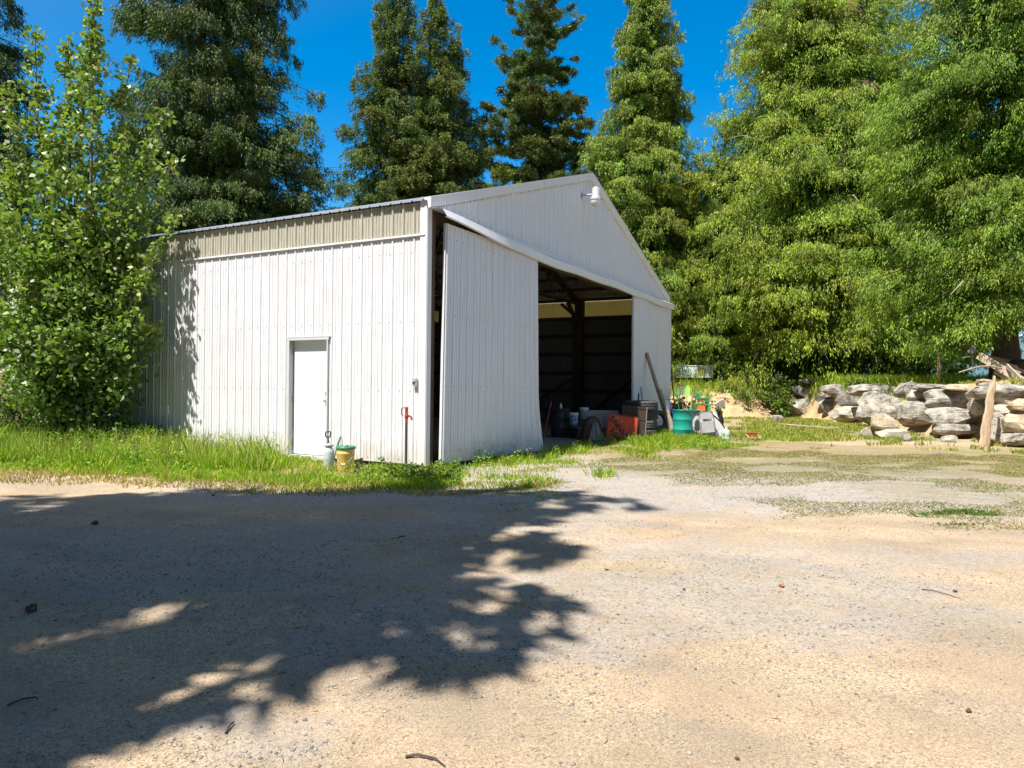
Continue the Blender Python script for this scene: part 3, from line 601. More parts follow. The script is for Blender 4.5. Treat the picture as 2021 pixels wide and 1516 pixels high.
    P = np.concatenate(allP); A = np.concatenate(allA); Ls = np.concatenate(allL) * ds; wd = (wd[0] * ds, wd[1] * ds); Cc = np.concatenate(allC)
    if gapn:
        keep = vnoise(P[:, 0] * .9 + P[:, 1] * .5, P[:, 2] * .9, seed + 3) > gapn * r.random(len(P)); P, A, Ls, Cc = P[keep], A[keep], Ls[keep], Cc[keep]
    leaves(P, A, Ls, r.uniform(wd[0], wd[1], len(P)), Cc, 'crown', M['leaf'], T, r=r, tri=True)
    return T
DG = (.035, .08, .022); MG = (.075, .14, .018); YG = (.165, .30, .03); LG = (.135, .29, .035)
gb = 'tall conifers behind the barn'
conifer('cedar_tree', 'dark conifer at the left edge of the yard behind the leafy poplar', -35, 29, 19.5, 3.3, 2, DG, 170, 300, 11, .28, .7, group=gb)
conifer('cedar_tree', 'broad dark cedar just right of the poplar with its top out of view', 395, 33, 27, 4.6, 2, (.052, .11, .024), 340, 360, 12, .42, .5, droop=.3, group=gb, gapn=.35)
conifer('cedar_tree', 'dark cedar with long ragged arms reaching right over the tan strip', 492, 34, 25.5, 4.9, 2, (.06, .125, .024), 260, 360, 13, .38, .75, droop=.22, group=gb, gapn=.55)
conifer('fir_tree', 'tall narrow fir, leftmost peak of the middle clump above the roof', 775, 43, 26.3, 4.6, 4, (.068, .13, .025), 330, 280, 14, .32, .72, group=gb, gapn=.3, hang=.55)
conifer('fir_tree', 'fir with a lower second peak in the clump above the roof eave', 851, 42, 24.6, 3.8, 4, (.08, .145, .025), 250, 260, 15, .28, .7, group=gb, gapn=.35, hang=.5)
conifer('fir_tree', 'shortest fir on the right of the clump, ragged against the sky', 888, 44, 23, 4.1, 4, (.085, .16, .025), 190, 250, 16, .24, .7, droop=.15, group=gb, gapn=.5, hang=.4)
conifer('pine_tree', 'lone pine with tiered bushy branches above the gable ridge', 1060, 46, 27.2, 4.0, 6.5, (.075, .135, .04), 230, 520, 17, .33, .33, droop=.02, ln=(.12, .26), wd=(.05, .1), layers=15, clump=2.8, hd=.1, gapn=.3, side=.3, group=gb, tip=.5)
conifer('pine_tree', 'young pine whose top barely clears the roof beside the lone pine', 985, 41, 14.4, 2.6, 4, (.13, .2, .03), 90, 320, 18, .2, .7, droop=.0, ln=(.12, .26), wd=(.05, .1), layers=8, clump=3, side=.3, group=gb)
conifer('cedar_tree', 'narrow tapering cedar directly behind the yard light', 1262, 43, 26.6, 4.5, 2, (.13, .245, .028), 420, 330, 19, .36, .6, droop=.4, group=gb, hang=1.0)
gr_ = 'big cedars on the bank beyond the rock wall'
conifer('cedar_tree', 'huge yellow green cedar on the bank right of the barn', 1572, 42, 31, 7.2, 2.2, YG, 620, 480, 20, .5, .6, droop=.42, group=gr_, hang=1.0, dead=.012, twigs=34, gapn=.8)
conifer('cedar_tree', 'cedar with a second dark trunk beside the huge yellow green cedar', 1640, 41, 30, 6.6, 3.2, (.15, .29, .03), 480, 440, 21, .55, .6, droop=.42, group=gr_, hang=1.0, dead=.012, twigs=34, gapn=.8)
conifer('cedar_tree', 'cedar between the huge pair and the right edge cedar', 1752, 45, 22.5, 5.0, 3.4, LG, 360, 380, 22, .35, .6, droop=.35, group=gr_, hang=.9, gapn=.8)
conifer('cedar_tree', 'tall cedar at the right edge with a thick dark trunk', 1985, 27, 26, 4.8, 3.0, (.125, .265, .03), 520, 460, 23, .42, .4, droop=.36, group=gr_, hang=.9, gapn=.8, twigs=34)
conifer('cedar_tree', 'shorter bright cedar between the barn corner and the huge cedar', 1425, 43, 15.5, 4.6, .5, (.11, .23, .025), 330, 360, 24, .28, .7, droop=.38, group=gr_, hang=.9)
conifer('cedar_tree', 'low leafy cedar filling the gap behind the barn corner', 1352, 46, 15, 3.8, .4, (.10, .22, .028), 240, 330, 25, .22, .7, group=gr_)
conifer('cedar_tree', 'dark cedar half hidden deep behind the right edge cedar', 1868, 52, 21, 4.2, 2.5, (.10, .17, .02), 190, 300, 26, .3, .6, group=gr_, gapn=.3)
# trees that shade the yard from outside the picture
gs = 'tall conifers left of the viewpoint shading the gravel'
conifer('fir_tree', 'fir left of the viewpoint whose shadow crosses the yard centre', 0, 0, 17.6, 3.3, 7.0, DG, 190, 220, 31, .3, .38, droop=.1, ln=(.3, .6), wd=(.12, .25), loc=(-7.15, 2.75), base=.5, bf=.35, group=gs)
conifer('fir_tree', 'fir left of the viewpoint shading the far left gravel', 0, 0, 17.6, 3.2, 5.0, DG, 110, 260, 32, .3, .5, droop=.1, ln=(.3, .6), wd=(.12, .25), loc=(-13.2, 2.0), group=gs)
conifer('fir_tree', 'fir between the other two firs left of the viewpoint', 0, 0, 18.6, 3.2, 5.0, DG, 120, 260, 33, .3, .5, droop=.1, ln=(.3, .6), wd=(.12, .25), loc=(-10.2, 2.2), group=gs)
conifer('fir_tree', 'nearest fir behind the viewpoint shading the lower left corner', 0, 0, 14.5, 3.3, 3.5, DG, 100, 200, 34, .3, .5, droop=.1, ln=(.3, .6), wd=(.12, .25), loc=(-8.8, -1.5), group=gs)

conifer('fir_tree', 'short fir left of the viewpoint shading the bottom left corner', 0, 0, 9.6, 2.5, 2.6, DG, 110, 260, 35, .2, .6, droop=.1, ln=(.3, .6), wd=(.12, .25), loc=(-6.1, -.2), group=gs)
for k, (x_, y_, h_) in enumerate([(2.5, -13, 21), (9.5, -12.5, 20), (-4.5, -12, 22), (-20, 4, 23), (16.5, -8, 20), (-13, -7, 22)]):  # extra unseen firs, added to block low sky and cut the ambient light
    conifer('fir_tree', ['unseen fir added straight behind the viewpoint', 'unseen fir added behind the viewpoint on its right', 'unseen fir added behind the viewpoint on its left', 'unseen fir added farthest to the left of the viewpoint', 'unseen fir added farthest to the right of the viewpoint', 'unseen fir added behind the shading firs at left'][k], 0, 0, h_, 4.2, 2, (.06, .1, .03), 130, 240, 40 + k, .35, .6, ln=(.35, .7), wd=(.15, .3), loc=(x_, y_), group='unseen conifers added round the viewpoint to block sky light')

def broad(name, label, cat, loc, stems, leafn, lsz, col, seed, mat_='greybark', group=None, spread=.5, llen=1.0, lo=.15, sub=14):
    """stems: list of (dx, dy, height) tips; side branches with leaves"""
    r = np.random.default_rng(seed); z = gz(loc[0], loc[1]); T = thing(name, label, cat, (loc[0], loc[1], z), group=group); m = MB(); PP, AA, CC = [], [], []
    for (dx, dy, h) in stems:
        k = 8; bend = r.normal(0, .25, 2)
        pts = [(dx * (q / k) ** 1.1 + bend[0] * math.sin(q / k * 3.1), dy * (q / k) ** 1.1 + bend[1] * math.sin(q / k * 3.1), h * q / k - .1) for q in range(k + 1)]
        m.tube(pts, [max(.012, .011 * h * (1 - q / k)) for q in range(k + 1)], 6); pts = np.array(pts)
        nb = int(h * sub)
        for b in range(nb):
            f = lo + (1 - lo) * r.random() ** .9; i0 = min(int(f * k), k - 1); p0 = pts[i0] + (pts[i0 + 1] - pts[i0]) * (f * k - i0)
            L = llen * (.25 + spread * (1 - f) ** .8 * h * .25) * (.5 + .8 * r.random()) * (1 - (.5 * float(sst(.55, .85, f)) if h > 4 else 0)); az = r.random() * 6.283; upn = .35 + .5 * r.random()
            d = np.array([math.cos(az), math.sin(az), upn]); d /= np.linalg.norm(d); p1 = p0 + d * L + np.array([0, 0, -.12 * L])
            if b % 2 == 0 and L > .3: m.tube([tuple(p0), tuple((p0 + p1) / 2 + np.array([0, 0, .04 * L])), tuple(p1)], [.01, .007, .003], 3, cap=False)
            n = int(leafn * (.4 + L)) ; q = (.15 + .9 * r.random(n))[:, None]
            P = p0 + (p1 - p0) * q + r.normal(0, .055 + .05 * L, (n, 3)); A = r.normal(0, .6, (n, 3)) + d * .4 + np.array([0, 0, -.45])
            cb = np.array(col) * (.8 + .45 * r.random()) * np.array([1 + .5 * r.random() * f, 1, 1]); PP.append(P); AA.append(A); cl_ = cb * (.65 + .7 * r.random((n, 1))); cl_[r.random(n) < (.07 if cat == 'tree' else 0)] = (.36, .42, .26); CC.append(cl_)
    m.build('trunk', M[mat_], T); P = np.concatenate(PP); A = np.concatenate(AA); Cc = np.concatenate(CC); n = len(P); Pz = P[:, 2] > .02; P, A, Cc = P[Pz], A[Pz], Cc[Pz]; n = len(P)
    sz = r.uniform(lsz * .6, lsz * 1.2, n); leaves(P, A, sz, sz * .78, Cc, 'crown', M['broad'], T, r=r, fold=.12, wide=.42); return T
pb = L2W(-1.15, 8.9)
def ptip(px, py, dz=0, dd=0):
    q = D(px, py, pb.y + dd); return (q.x - pb.x, dd, q.z)
broad('poplar_tree', 'leafy multi stemmed poplar growing against the barn side wall', 'tree', (pb.x, pb.y),
      [ptip(70, 55), ptip(135, 65, dd=.4), ptip(192, -20), ptip(185, 60, dd=-.4), ptip(258, 100, dd=-.2), ptip(335, 195, dd=.1), ptip(20, 160, dd=-.3), ptip(-40, 250, dd=.5), ptip(350, 300, dd=-.5), ptip(345, 420, dd=-.4), ptip(100, 250, dd=-.9), ptip(240, 260, dd=-.9), ptip(170, 380, dd=-1.1), ptip(60, 480, dd=-1), ptip(290, 520, dd=-.9),ptip(20, 640, dd=-.7), ptip(120, 650, dd=-1.2), ptip(300, 640, dd=-.5)],
      20, .135, (.165, .26, .055), 51, spread=.62, llen=1.0, lo=.10, sub=14)
for px, t_, h, lab in ((40, 12.3, 1.7, 'leafy sapling in front of the brown boards at the left edge'), (250, 8.0, 1.3, 'small leafy sucker at the foot of the poplar on its right'), (120, 10.9, 1.6, 'leafy sucker between the poplar and the brown boards')):
    q = L2W(-1.2, t_); broad('sapling', lab, 'shrub', (q.x, q.y), [(random.uniform(-.5, .5), random.uniform(-.3, .3), h * random.uniform(.7, 1)) for _ in range(6)], 16, .12, (.085, .15, .03), 60 + int(t_), spread=.9, sub=8)
# shrubs on the bank
sg = 'leafy bushes under the cedars on the bank'
for k, (px, dep, h, wd_, lab) in enumerate([(1365, 41.5, 2.2, 1.3, 'bush behind the pale blue metal box'), (1452, 39.5, 2.6, 1.5, 'bush above the bare sandy bank'), (1520, 37.6, 2.0, 1.2, 'bush hanging over the left end of the rock wall'), (1580, 40, 1.6, 1.0, 'small bush by the dark cedar trunks'),
      (1672, 39, 2.5, 1.3, 'bush with layered bright leaves left of the orange stake'), (1735, 38, 3.0, 1.5, 'tallest leafy bush left of the orange stake'), (1810, 37, 2.6, 1.4, 'bush directly behind the orange stake'), (1880, 36, 2.3, 1.3, 'bush right of the orange stake, behind the board pile'), (1690, 32, .7, .5, 'tiny bush on top of the rock wall'), (1352, 29.5, 1.3, .6, 'low bush right behind the teal barrel'), (1392, 31, 1.2, .5, 'low bush behind the orange shovel'), (1545, 36.5, 1.5, .6, 'bush drooping beside the lower left end boulder')]):
    q = D(px, 760, dep); broad('bush', lab, 'bush', (q.x, q.y), [(random.uniform(-wd_, wd_), random.uniform(-.6, .6), h * random.uniform(.6, 1)) for _ in range(9)], 13, .19, (.10, .17, .028), 80 + k, spread=1.2, sub=7, group=sg, llen=.8)

# ------------------------------------------------------------------ grass and weeds
def inpoly(x, y, poly):
    c = np.zeros(len(x), bool); n = len(poly)
    for i in range(n):
        (x0, y0), (x1, y1) = poly[i], poly[(i + 1) % n]
        k = ((y0 > y) != (y1 > y)) & (x < (x1 - x0) * (y - y0) / (y1 - y0 + 1e-12) + x0); c ^= k
    return c
def gpoly(pix): return [tuple(G(a, b)[:2]) for a, b in pix]
def scatter(poly, dens, nz=.0, sc=1.2, seed=0, jit=1.6):
    xs_, ys_ = [p[0] for p in poly], [p[1] for p in poly]; x0, x1, y0, y1 = min(xs_), max(xs_), min(ys_), max(ys_)
    n = int((x1 - x0) * (y1 - y0) * dens); x = rng.uniform(x0, x1, n); y = rng.uniform(y0, y1, n)
    wx = (fbm(x * 1.1, y * 1.1, 77) - .5) * jit + rng.normal(0, .12, n); k = inpoly(x + wx, y + wx * .6, poly)
    if nz: k &= rng.random(n) < np.clip((fbm((x * .95 + y * .3) * sc * .75, (y * .95 - x * .3) * sc * 1.3, seed + 20) - nz + .03) / .13, 0, 1) ** 1.5
    return x[k], y[k]
GV, GC = [], []
def blades(x, y, h, wd=.008, lean=.35, cols=((.19, .32, .02), (.32, .40, .03), (.46, .38, .12)), pr=(.5, .35, .15)):
    n = len(x)
    if n == 0: return
    z = hgt(x, y); az = rng.random(n) * 6.283; ln = rng.normal(0, lean, (n, 2)); hh = h * (.45 + .75 * rng.random(n)); w_ = wd * (.7 + .6 * rng.random(n))
    P = np.stack([x, y, z - .01], 1); sd = np.stack([np.cos(az), np.sin(az), 0 * az], 1) * w_[:, None]
    mid = P + np.stack([ln[:, 0] * hh * .55, ln[:, 1] * hh * .55, hh * .6], 1); tip = P + np.stack([ln[:, 0] * hh, ln[:, 1] * hh, hh * .95], 1)
    V = np.stack([P - sd, P + sd, mid + sd * .8, tip, mid - sd * .8], 1).reshape(-1, 3)
    ci = rng.choice(len(cols), n, p=pr); c = np.array(cols)[ci] * (.75 + .5 * rng.random((n, 1))) * (.8 + .5 * fbm(x * 1.5, y * 1.5, 3)[:, None])
    GV.append(V); GC.append(c)
WV = []
def weeds(x, y, h, lsz, col=(.19, .33, .03)):
    n = len(x)
    if n == 0: return
    z = hgt(x, y)
    for i in range(n):
        k = int(10 + 22 * h[i] / .4); u = rng.random(k); a = rng.random(k) * 6.28; rr = h[i] * .3 * (1 - .5 * u)
        P = np.stack([x[i] + np.cos(a) * rr * rng.random(k), y[i] + np.sin(a) * rr * rng.random(k), z[i] + h[i] * u], 1)
        A = np.stack([np.cos(a), np.sin(a), .3 + 0 * a], 1) + rng.normal(0, .35, (k, 3))
        WV.append((P, A, np.full(k, lsz) * rng.uniform(.6, 1.3, k), np.array(col)[None] * (.7 + .7 * rng.random((k, 1))) * np.array([rng.uniform(.8, 1.6), 1, 1])))
STRAW = ((.46, .36, .15), (.34, .36, .05), (.2, .3, .03)); SP = (.35, .35, .3)
pA = gpoly([(-60, 861), (240, 878), (560, 903), (840, 929), (905, 950), (890, 966), (800, 975), (690, 968), (600, 968), (520, 955), (380, 948), (200, 941), (-60, 930)])
x, y = scatter(pA, 1000, .47); blades(x, y, .15)
x, y = scatter(pA, 500, 0); blades(x, y, .10, cols=STRAW, pr=SP)
pA2 = gpoly([(-60, 862), (240, 880), (420, 893), (560, 904), (540, 935), (380, 930), (200, 925), (-60, 915)])
pF = gpoly([(-60, 925), (200, 935), (520, 948), (700, 960), (960, 955), (1100, 945), (1100, 962), (900, 982), (600, 982), (300, 962), (-60, 945)])
x, y = scatter(pF, 700, .42, 1.5, 8); blades(x, y, .07, cols=((.42, .3, .14), (.36, .36, .08), (.28, .17, .09)), pr=(.45, .25, .3))
x, y = scatter(pA2, 1100, .42, 1.6); blades(x, y, .30, .008)
x, y = scatter(pA2, 13, .42); weeds(x, y, rng.uniform(.2, .6, len(x)), .065)
x, y = scatter(pA2, 160, .3, 2); blades(x, y, .62, .006, lean=.25, cols=((.3, .36, .06), (.46, .4, .16), (.2, .32, .03)), pr=(.4, .3, .3))
x, y = scatter(pA, 14, .5, 1.7, 4); weeds(x, y, rng.uniform(.1, .25, len(x)), .05)
x, y = scatter(gpoly([(-40, 861), (300, 880), (300, 900), (-40, 885)]), 30); weeds(x, y, rng.uniform(.3, .65, len(x)), .10, (.07, .14, .025))
x, y = scatter(gpoly([(700, 930), (900, 935), (900, 962), (720, 965)]), 45, .45); weeds(x, y, rng.uniform(.12, .28, len(x)), .07, (.10, .18, .025))
pB = gpoly([(842, 934), (1000, 912), (1075, 892), (1200, 874), (1330, 852), (1390, 868), (1300, 888), (1210, 905), (1120, 930), (1060, 948), (900, 952)])
x, y = scatter(pB, 600, .52, 1.5); blades(x, y, .10)
x, y = scatter(pB, 300, .45, 1.5, 3); blades(x, y, .06, cols=STRAW, pr=SP)
pB2 = gpoly([(858, 932), (1070, 893), (1190, 872), (1320, 850), (1330, 856), (1200, 884), (1080, 905), (870, 940)])
x, y = scatter(pB2, 650, .45); blades(x, y, .18)
x, y = scatter(pB2, 9); weeds(x, y, rng.uniform(.12, .3, len(x)), .05)
pC = gpoly([(1200, 885), (1330, 845), (1420, 853), (1560, 848), (1600, 858), (1560, 876), (1440, 885), (1330, 888), (1230, 905)])
x, y = scatter(pC, 700, .47, 1.1, 9); blades(x, y, .11)
x, y = scatter(gpoly([(1240, 872), (1320, 853), (1400, 862), (1350, 882), (1270, 890)]), 1100, .3); blades(x, y, .22)
x, y = scatter(gpoly([(1330, 855), (1440, 862), (1440, 873), (1330, 876)]), 500, .4); blades(x, y, .10)
x, y = scatter(gpoly([(1330, 872), (1440, 872), (1440, 890), (1300, 892)]), 12); weeds(x, y, rng.uniform(.1, .25, len(x)), .06)
pD = gpoly([(1450, 826), (1560, 822), (2120, 876), (2120, 905), (1800, 880), (1560, 872), (1450, 868)])
x, y = scatter(pD, 380, .48, .8, 6, 4); blades(x, y, .14, .014, cols=STRAW + ((.14, .22, .02),), pr=(.25, .25, .2, .3))
pE = gpoly([(900, 945), (1400, 880), (2100, 890), (2100, 1050), (1650, 1035), (1250, 1010), (950, 975)])
x, y = scatter(pE, 1500, .47, 1.0, 12, 2.5); blades(x, y, .03, .006, lean=1.0, cols=((.16, .17, .03), (.28, .19, .07), (.2, .2, .04), (.10, .16, .02)), pr=(.35, .25, .25, .15))
x, y = scatter(gpoly([(1760, 1005), (1990, 1010), (1960, 1040), (1800, 1028)]), 1600, .5, 2.0, 2); blades(x, y, .04, .012, lean=.9, cols=((.06, .14, .02), (.12, .15, .02)), pr=(.7, .3))
for (px, py, n, h) in [(1190, 940, 160, .17), (1075, 950, 90, .12), (1040, 962, 120, .13), (1320, 880, 120, .16), (1278, 905, 80, .14), (610, 962, 90, .1), (640, 950, 80, .16), (1150, 895, 70, .2), (990, 960, 80, .1), (930, 962, 70, .12), (845, 955, 200, .2), (880, 955, 150, .2), (1080, 985, 80, .04), (1590, 850, 160, .12)]:
    g = G(px, py); blades(g.x + rng.normal(0, .13, n), g.y + rng.normal(0, .2, n), h, .008, .6)
# bank top
def gyb(x0, x1, y0, y1, dens, h, wd=.02, nz=.3, **k):
    n = int((x1 - x0) * (y1 - y0) * dens); x = rng.uniform(x0, x1, n); y = rng.uniform(y0, y1, n); q = (fbm(x * .7, y * .7, 15) > nz) & (hgt(x, y) > .9) & ~((x > 15.1) & (x < 24) & (y > 17) & (y < 27.5)); blades(x[q], y[q], h, wd, **k)
gyb(14.6, 24, 16, 40, 130, .38, .016, .38); gyb(15.2, 22, 24, 38, 110, .6, .017, .3); gyb(4.5, 18, 37.5, 43, 160, .38, .018, .35); gyb(14.3, 15.1, 22.0, 24.5, 400, .5, .012, .2, cols=((.36, .25, .1), (.3, .28, .07), (.12, .2, .03)), pr=(.45, .3, .25))
tag(npmesh('grass', np.concatenate(GV), 5, np.concatenate(GC), M['grass']), 'green and straw coloured grass along the barn, yard and bank', 'grass', kind='stuff')
tag(leaves(np.concatenate([a[0] for a in WV]), np.concatenate([a[1] for a in WV]), np.concatenate([a[2] for a in WV]), np.concatenate([a[2] for a in WV]) * .5, np.concatenate([a[3] for a in WV]), 'weeds', M['grass']), 'low leafy weeds growing among the grass by the barn', 'weeds', kind='stuff')

# ------------------------------------------------------------------ rock wall
WA = G(2021, 885); WB_ = G(1560, 822)
def wallpt(px, py, back=0):
    # vertical-ish retaining plane leaning back with height
    d = (WB_ - WA).normalized(); n = Vector((d.y, -d.x, 0))          # n points to +x (into bank)
    if n.x < 0: n = -n
    r = ray(px, py); o = Vector((0, 0, CAMH)); nn = (n - Vector((0, 0, .28))).normalized()
    k = ((WA + n * back) - o).dot(nn) / r.dot(nn); return o + r * k
def boulder(label, loc, dims, seed, mi, name='boulder', group=None, rotz=0, flat=.0, cat='boulder', tilt=0):
    r = np.random.default_rng(seed); bm = bmesh.new(); bmesh.ops.create_icosphere(bm, subdivisions=4, radius=1); V = np.array([v.co[:] for v in bm.verts])
    V = np.sign(V) * np.abs(V) ** .5
    V += unit(V) * ((fbm(V[:, 0] * 1.3 + 9, V[:, 1] * 1.3 + V[:, 2] * 1.7 + 9, seed, 2) - .5) * .45)[:, None]
    for _ in range(20):
        n = r.normal(size=3); n /= np.linalg.norm(n); d = r.uniform(.72, 1.12); V -= np.outer(np.maximum(0, V @ n - d), n)
    V += unit(V) * ((fbm(V[:, 0] * 7 + 9, V[:, 1] * 7 + V[:, 2] * 8 + 9, seed + 4, 3) - .5) * .05)[:, None]
    mn, mx = V.min(0), V.max(0); V = (V - (mn + mx) / 2) / (mx - mn) * np.array(dims)
    for v, c in zip(bm.verts, V): v.co = c
    me = bpy.data.meshes.new(name); bm.to_mesh(me); bm.free(); me.materials.append(M['rock'][mi]); me.polygons.foreach_set('use_smooth', [False] * len(me.polygons))
    o = bpy.data.objects.new(name, me); C.objects.link(o); o.location = loc; o.rotation_euler = (0, tilt, rotz); return tag(o, label, cat, group)
CR = lambda x, y: (1500 + x * .2578, 660 + y * .2578)
BL = [(235, 490, 480, 650, 0, 'dark stained boulder at the lower left end of the rock wall'), (265, 392, 455, 497, 3, 'mossy dark boulder at the upper left end of the rock wall'), (440, 455, 590, 520, 3, 'thin dark boulder wedged near the left end of the wall'),
 (465, 498, 592, 602, 0, 'small grey boulder beside the lower left end boulder'), (478, 388, 722, 482, 0, 'pale topped boulder in the top course near the left end'), (593, 448, 808, 577, 3, 'brown and black stained boulder in the middle course at left'),
 (715, 383, 1042, 472, 0, 'long flat grey slab overhanging the top course'), (560, 560, 875, 675, 1, 'pale low boulder at the base left of the largest boulder'), (775, 452, 1148, 705, 0, 'largest grey boulder in the rock wall'),
 (1048, 368, 1212, 482, 0, 'grey boulder on top right of the largest boulder'), (1138, 433, 1287, 527, 1, 'rounded cream boulder right of the largest boulder'), (1203, 382, 1388, 442, 0, 'flat grey slab below the orange stake'),
 (1083, 520, 1342, 705, 0, 'big pale angular boulder at the base right of the largest'), (1283, 423, 1582, 560, 0, 'wide lichen spotted boulder in the upper course'), (1308, 538, 1390, 592, 0, 'little grey stone wedged under the lichen spotted boulder'),
 (1328, 572, 1672, 720, 0, 'wide smooth grey boulder left of the leaning log slab'), (1340, 690, 1665, 775, 0, 'low grey ledge under the wide smooth boulder'), (1418, 383, 1568, 430, 2, 'thin tan slab on top of the lichen spotted boulder'),
 (1615, 448, 1722, 532, 2, 'small brownish boulder touching the log slab at top'), (1622, 508, 1725, 615, 1, 'cream boulder behind the left side of the log slab'), (1665, 378, 2150, 492, 0, 'long sloping grey slab under the board pile'),
 (1800, 463, 1950, 548, 2, 'tan boulder just right of the log slab'), (1795, 543, 1985, 648, 1, 'pale cracked boulder in the middle course right of the log'), (1928, 498, 2130, 595, 2, 'golden tan boulder at the right edge, upper course'),
 (1745, 612, 1925, 835, 1, 'tall cream boulder at the base right of the log slab'), (1898, 622, 2110, 768, 2, 'smooth brown boulder at the right edge, lower course'), (1888, 763, 2110, 855, 0, 'low grey boulder at the right edge, on the ground')]
wg = 'boulders of the retaining wall'
for k, (x0, y0, x1, y1, mi, lab) in enumerate(BL):
    a, b = CR((x0 + x1) / 2, (y0 + y1) / 2); c = wallpt(a, b); dw = (x1 - x0) * .2578 * c.y / F_PX; dh = (y1 - y0) * .2578 * c.y / F_PX
    dv = Vector((c.x, c.y, 0)).normalized(); kk = .42 * max(.8, dw * .8)
    boulder(lab, c + dv * kk, (dw * 1.17, max(.8, dw * .8), dh * 1.17), 200 + k, mi, group=wg, rotz=-.25 if a > 1800 else -.35)
MI = lambda k: M['rock'][k]
for k, (x0, y0, x1, y1, mi, lab) in enumerate([(785, 712, 905, 792, 1, 'left stone of the loose pile before the rock wall'), (912, 642, 1062, 762, 2, 'upper stone of the loose pile before the rock wall'), (925, 722, 1125, 805, 1, 'wide front stone of the loose pile before the rock wall'),
      (1115, 762, 1175, 822, 0, 'small grey stone at the right end of the loose pile'), (1422, 772, 1522, 828, 1, 'pale wedge shaped stone lying in front of the grey ledge'), (95, 618, 185, 672, 0, 'pale stone at the foot of the sandy bank')]):
    a, b = CR((x0 + x1) / 2, y1); g = G(a, b); dw = (x1 - x0) * .2578 * g.y / F_PX; dh = (y1 - y0) * .2578 * g.y / F_PX
    zlift = dh * .9 if 'upper' in lab else dh * .42
    if 'upper' in lab: g = G(*CR(987, 803)); g.y += .2
    boulder(lab, g + Vector((0, .15, zlift)), (dw * 1.1, dw * .8, dh * 1.15), 300 + k, mi, name='loose_rock', group='loose stones before the rock wall', cat='rock')
for k, (px, py, dep, dm, mi, lab) in enumerate([(1605, 754, 37, (1.5, .9, .3), 3, 'dark flat slab leaning over the left end of the wall'), (1667, 745, 36, (.9, .6, .25), 3, 'dark slab lying on the bank under the cedars'), (1943, 737, 23, (.5, .4, .3), 2, 'tan stone in the grass beside the board pile')]):
    q = D(px, py, dep); boulder(lab, (q.x, q.y, gz(q.x, q.y) + .12), dm, 330 + k, mi, name='flat_rock', cat='rock', tilt=.15)
for k in range(0):      # small filler stones in the joints of the wall
    a = 1590 + 430 * random.random(); c = wallpt(a, 790 + 30 * random.random(), .35)
    boulder('small stone wedged in the joints of the rock wall', c, (.5, .4, .32), 350 + k, random.choice([0, 3, 2]), name='wedge_stone', group='small stones in the wall joints', cat='rock')
# leaning log slab
a = G(1941, 882); t_ = D(1961, 740, a.y + .42); T = thing('log_slab', 'split log slab leaning upright against the rock wall', 'log', a + Vector((0, 0, -.03)))
m = MB(); d = t_ - a; wdv = Vector((1, .15, 0)).normalized(); th = Vector((-.1, .9, .15)); n = 14; vs = []
for k in range(n + 1):
    f = k / n; c = d * f; hw = .175 * (1 - .35 * f) * (1 if f < .78 else max(.12, 1 - (f - .78) * 4)) + .012 * math.sin(k * 2.3); off_ = .015 * math.sin(k * 1.1) + (.03 if f > .8 else 0)
    for j in range(8):
        an = 2 * math.pi * j / 8; vs.append(c + wdv * (math.cos(an) * hw + off_) + Vector((0, 1, .2)) * math.sin(an) * .055 * (1.3 if math.sin(an) > 0 else .7))
m.add(vs, [(i * 8 + j, i * 8 + (j + 1) % 8, (i + 1) * 8 + (j + 1) % 8, (i + 1) * 8 + j) for i in range(n) for j in range(8)] + [tuple(range(7, -1, -1)), tuple(range(n * 8, n * 8 + 8))], 0)
m.build('slab', M['slab'], T)
# stake
q = D(1852, 758, 28); zb = gz(q.x, q.y); m = MB(); hh = D(1852, 700, 28).z - zb; m.box((0, 0, hh / 2), (.09, .05, hh)); m.box((-.035, -.03, hh - .18), (.07, .012, .22), mi=1)
tag(m.build('survey_stake', [M['stake'], mat('pink_tape', (.8, .35, .25), .6)], loc=(q.x, q.y, zb), bevel=.004), 'orange topped wooden stake standing in the bank grass', 'stake')
# board pile on the bank
bp_ = [((1668, 168), (2060, 395), 24, .26, 'longest plank of the pile sloping down to the right'), ((1700, 205), (2080, 300), 25, .22, 'upper grey plank of the pile, nearly level'), ((1730, 215), (1990, 320), 24.4, .2, 'short plank crossing the middle of the pile'), ((1890, 250), (2060, 420), 23.2, .16, 'plank lying steeply across the front of the pile'), ((1800, 285), (2090, 430), 23.7, .25, 'lowest plank of the pile resting on the grey slab'), ((1745, 190), (2100, 262), 25.6, .2, 'rear plank along the top of the pile')]
for k, (p0, p1, dep, wd_, lab) in enumerate(bp_):
    A_ = D(*CR(*p0), dep + .8) + Vector((0, 0, .04)); B_ = D(*CR(*p1), dep - .5) + Vector((0, 0, .04)); m = MB(); m.beam((0, 0, 0), B_ - A_, .045, wd_, up=(0, .35, 1)); tag(m.build('plank', M['plank'], loc=A_, bevel=.004), lab, 'plank', 'planks piled on the bank')
A_ = D(*CR(1520, 292), 22.5); pts = [D(*CR(a, b), 22.5 + e) - A_ for a, b, e in ((1520, 292, 0), (1600, 268, .2), (1680, 247, .4), (1760, 243, .5), (1850, 262, .7))]
tag(MB().tube(pts, [.022, .028, .03, .032, .03], 6).build('branch', M['wood'], loc=A_), 'bare curved branch sticking left out of the board pile', 'branch')
A_ = D(*CR(1545, 180), 24.5); tag(MB().tube([(0, 0, 0), D(*CR(1640, 165), 24.7) - A_], .012, 6).build('thin_rod', M['alu'], loc=A_), 'thin pale rod poking left from the top of the pile', 'rod')
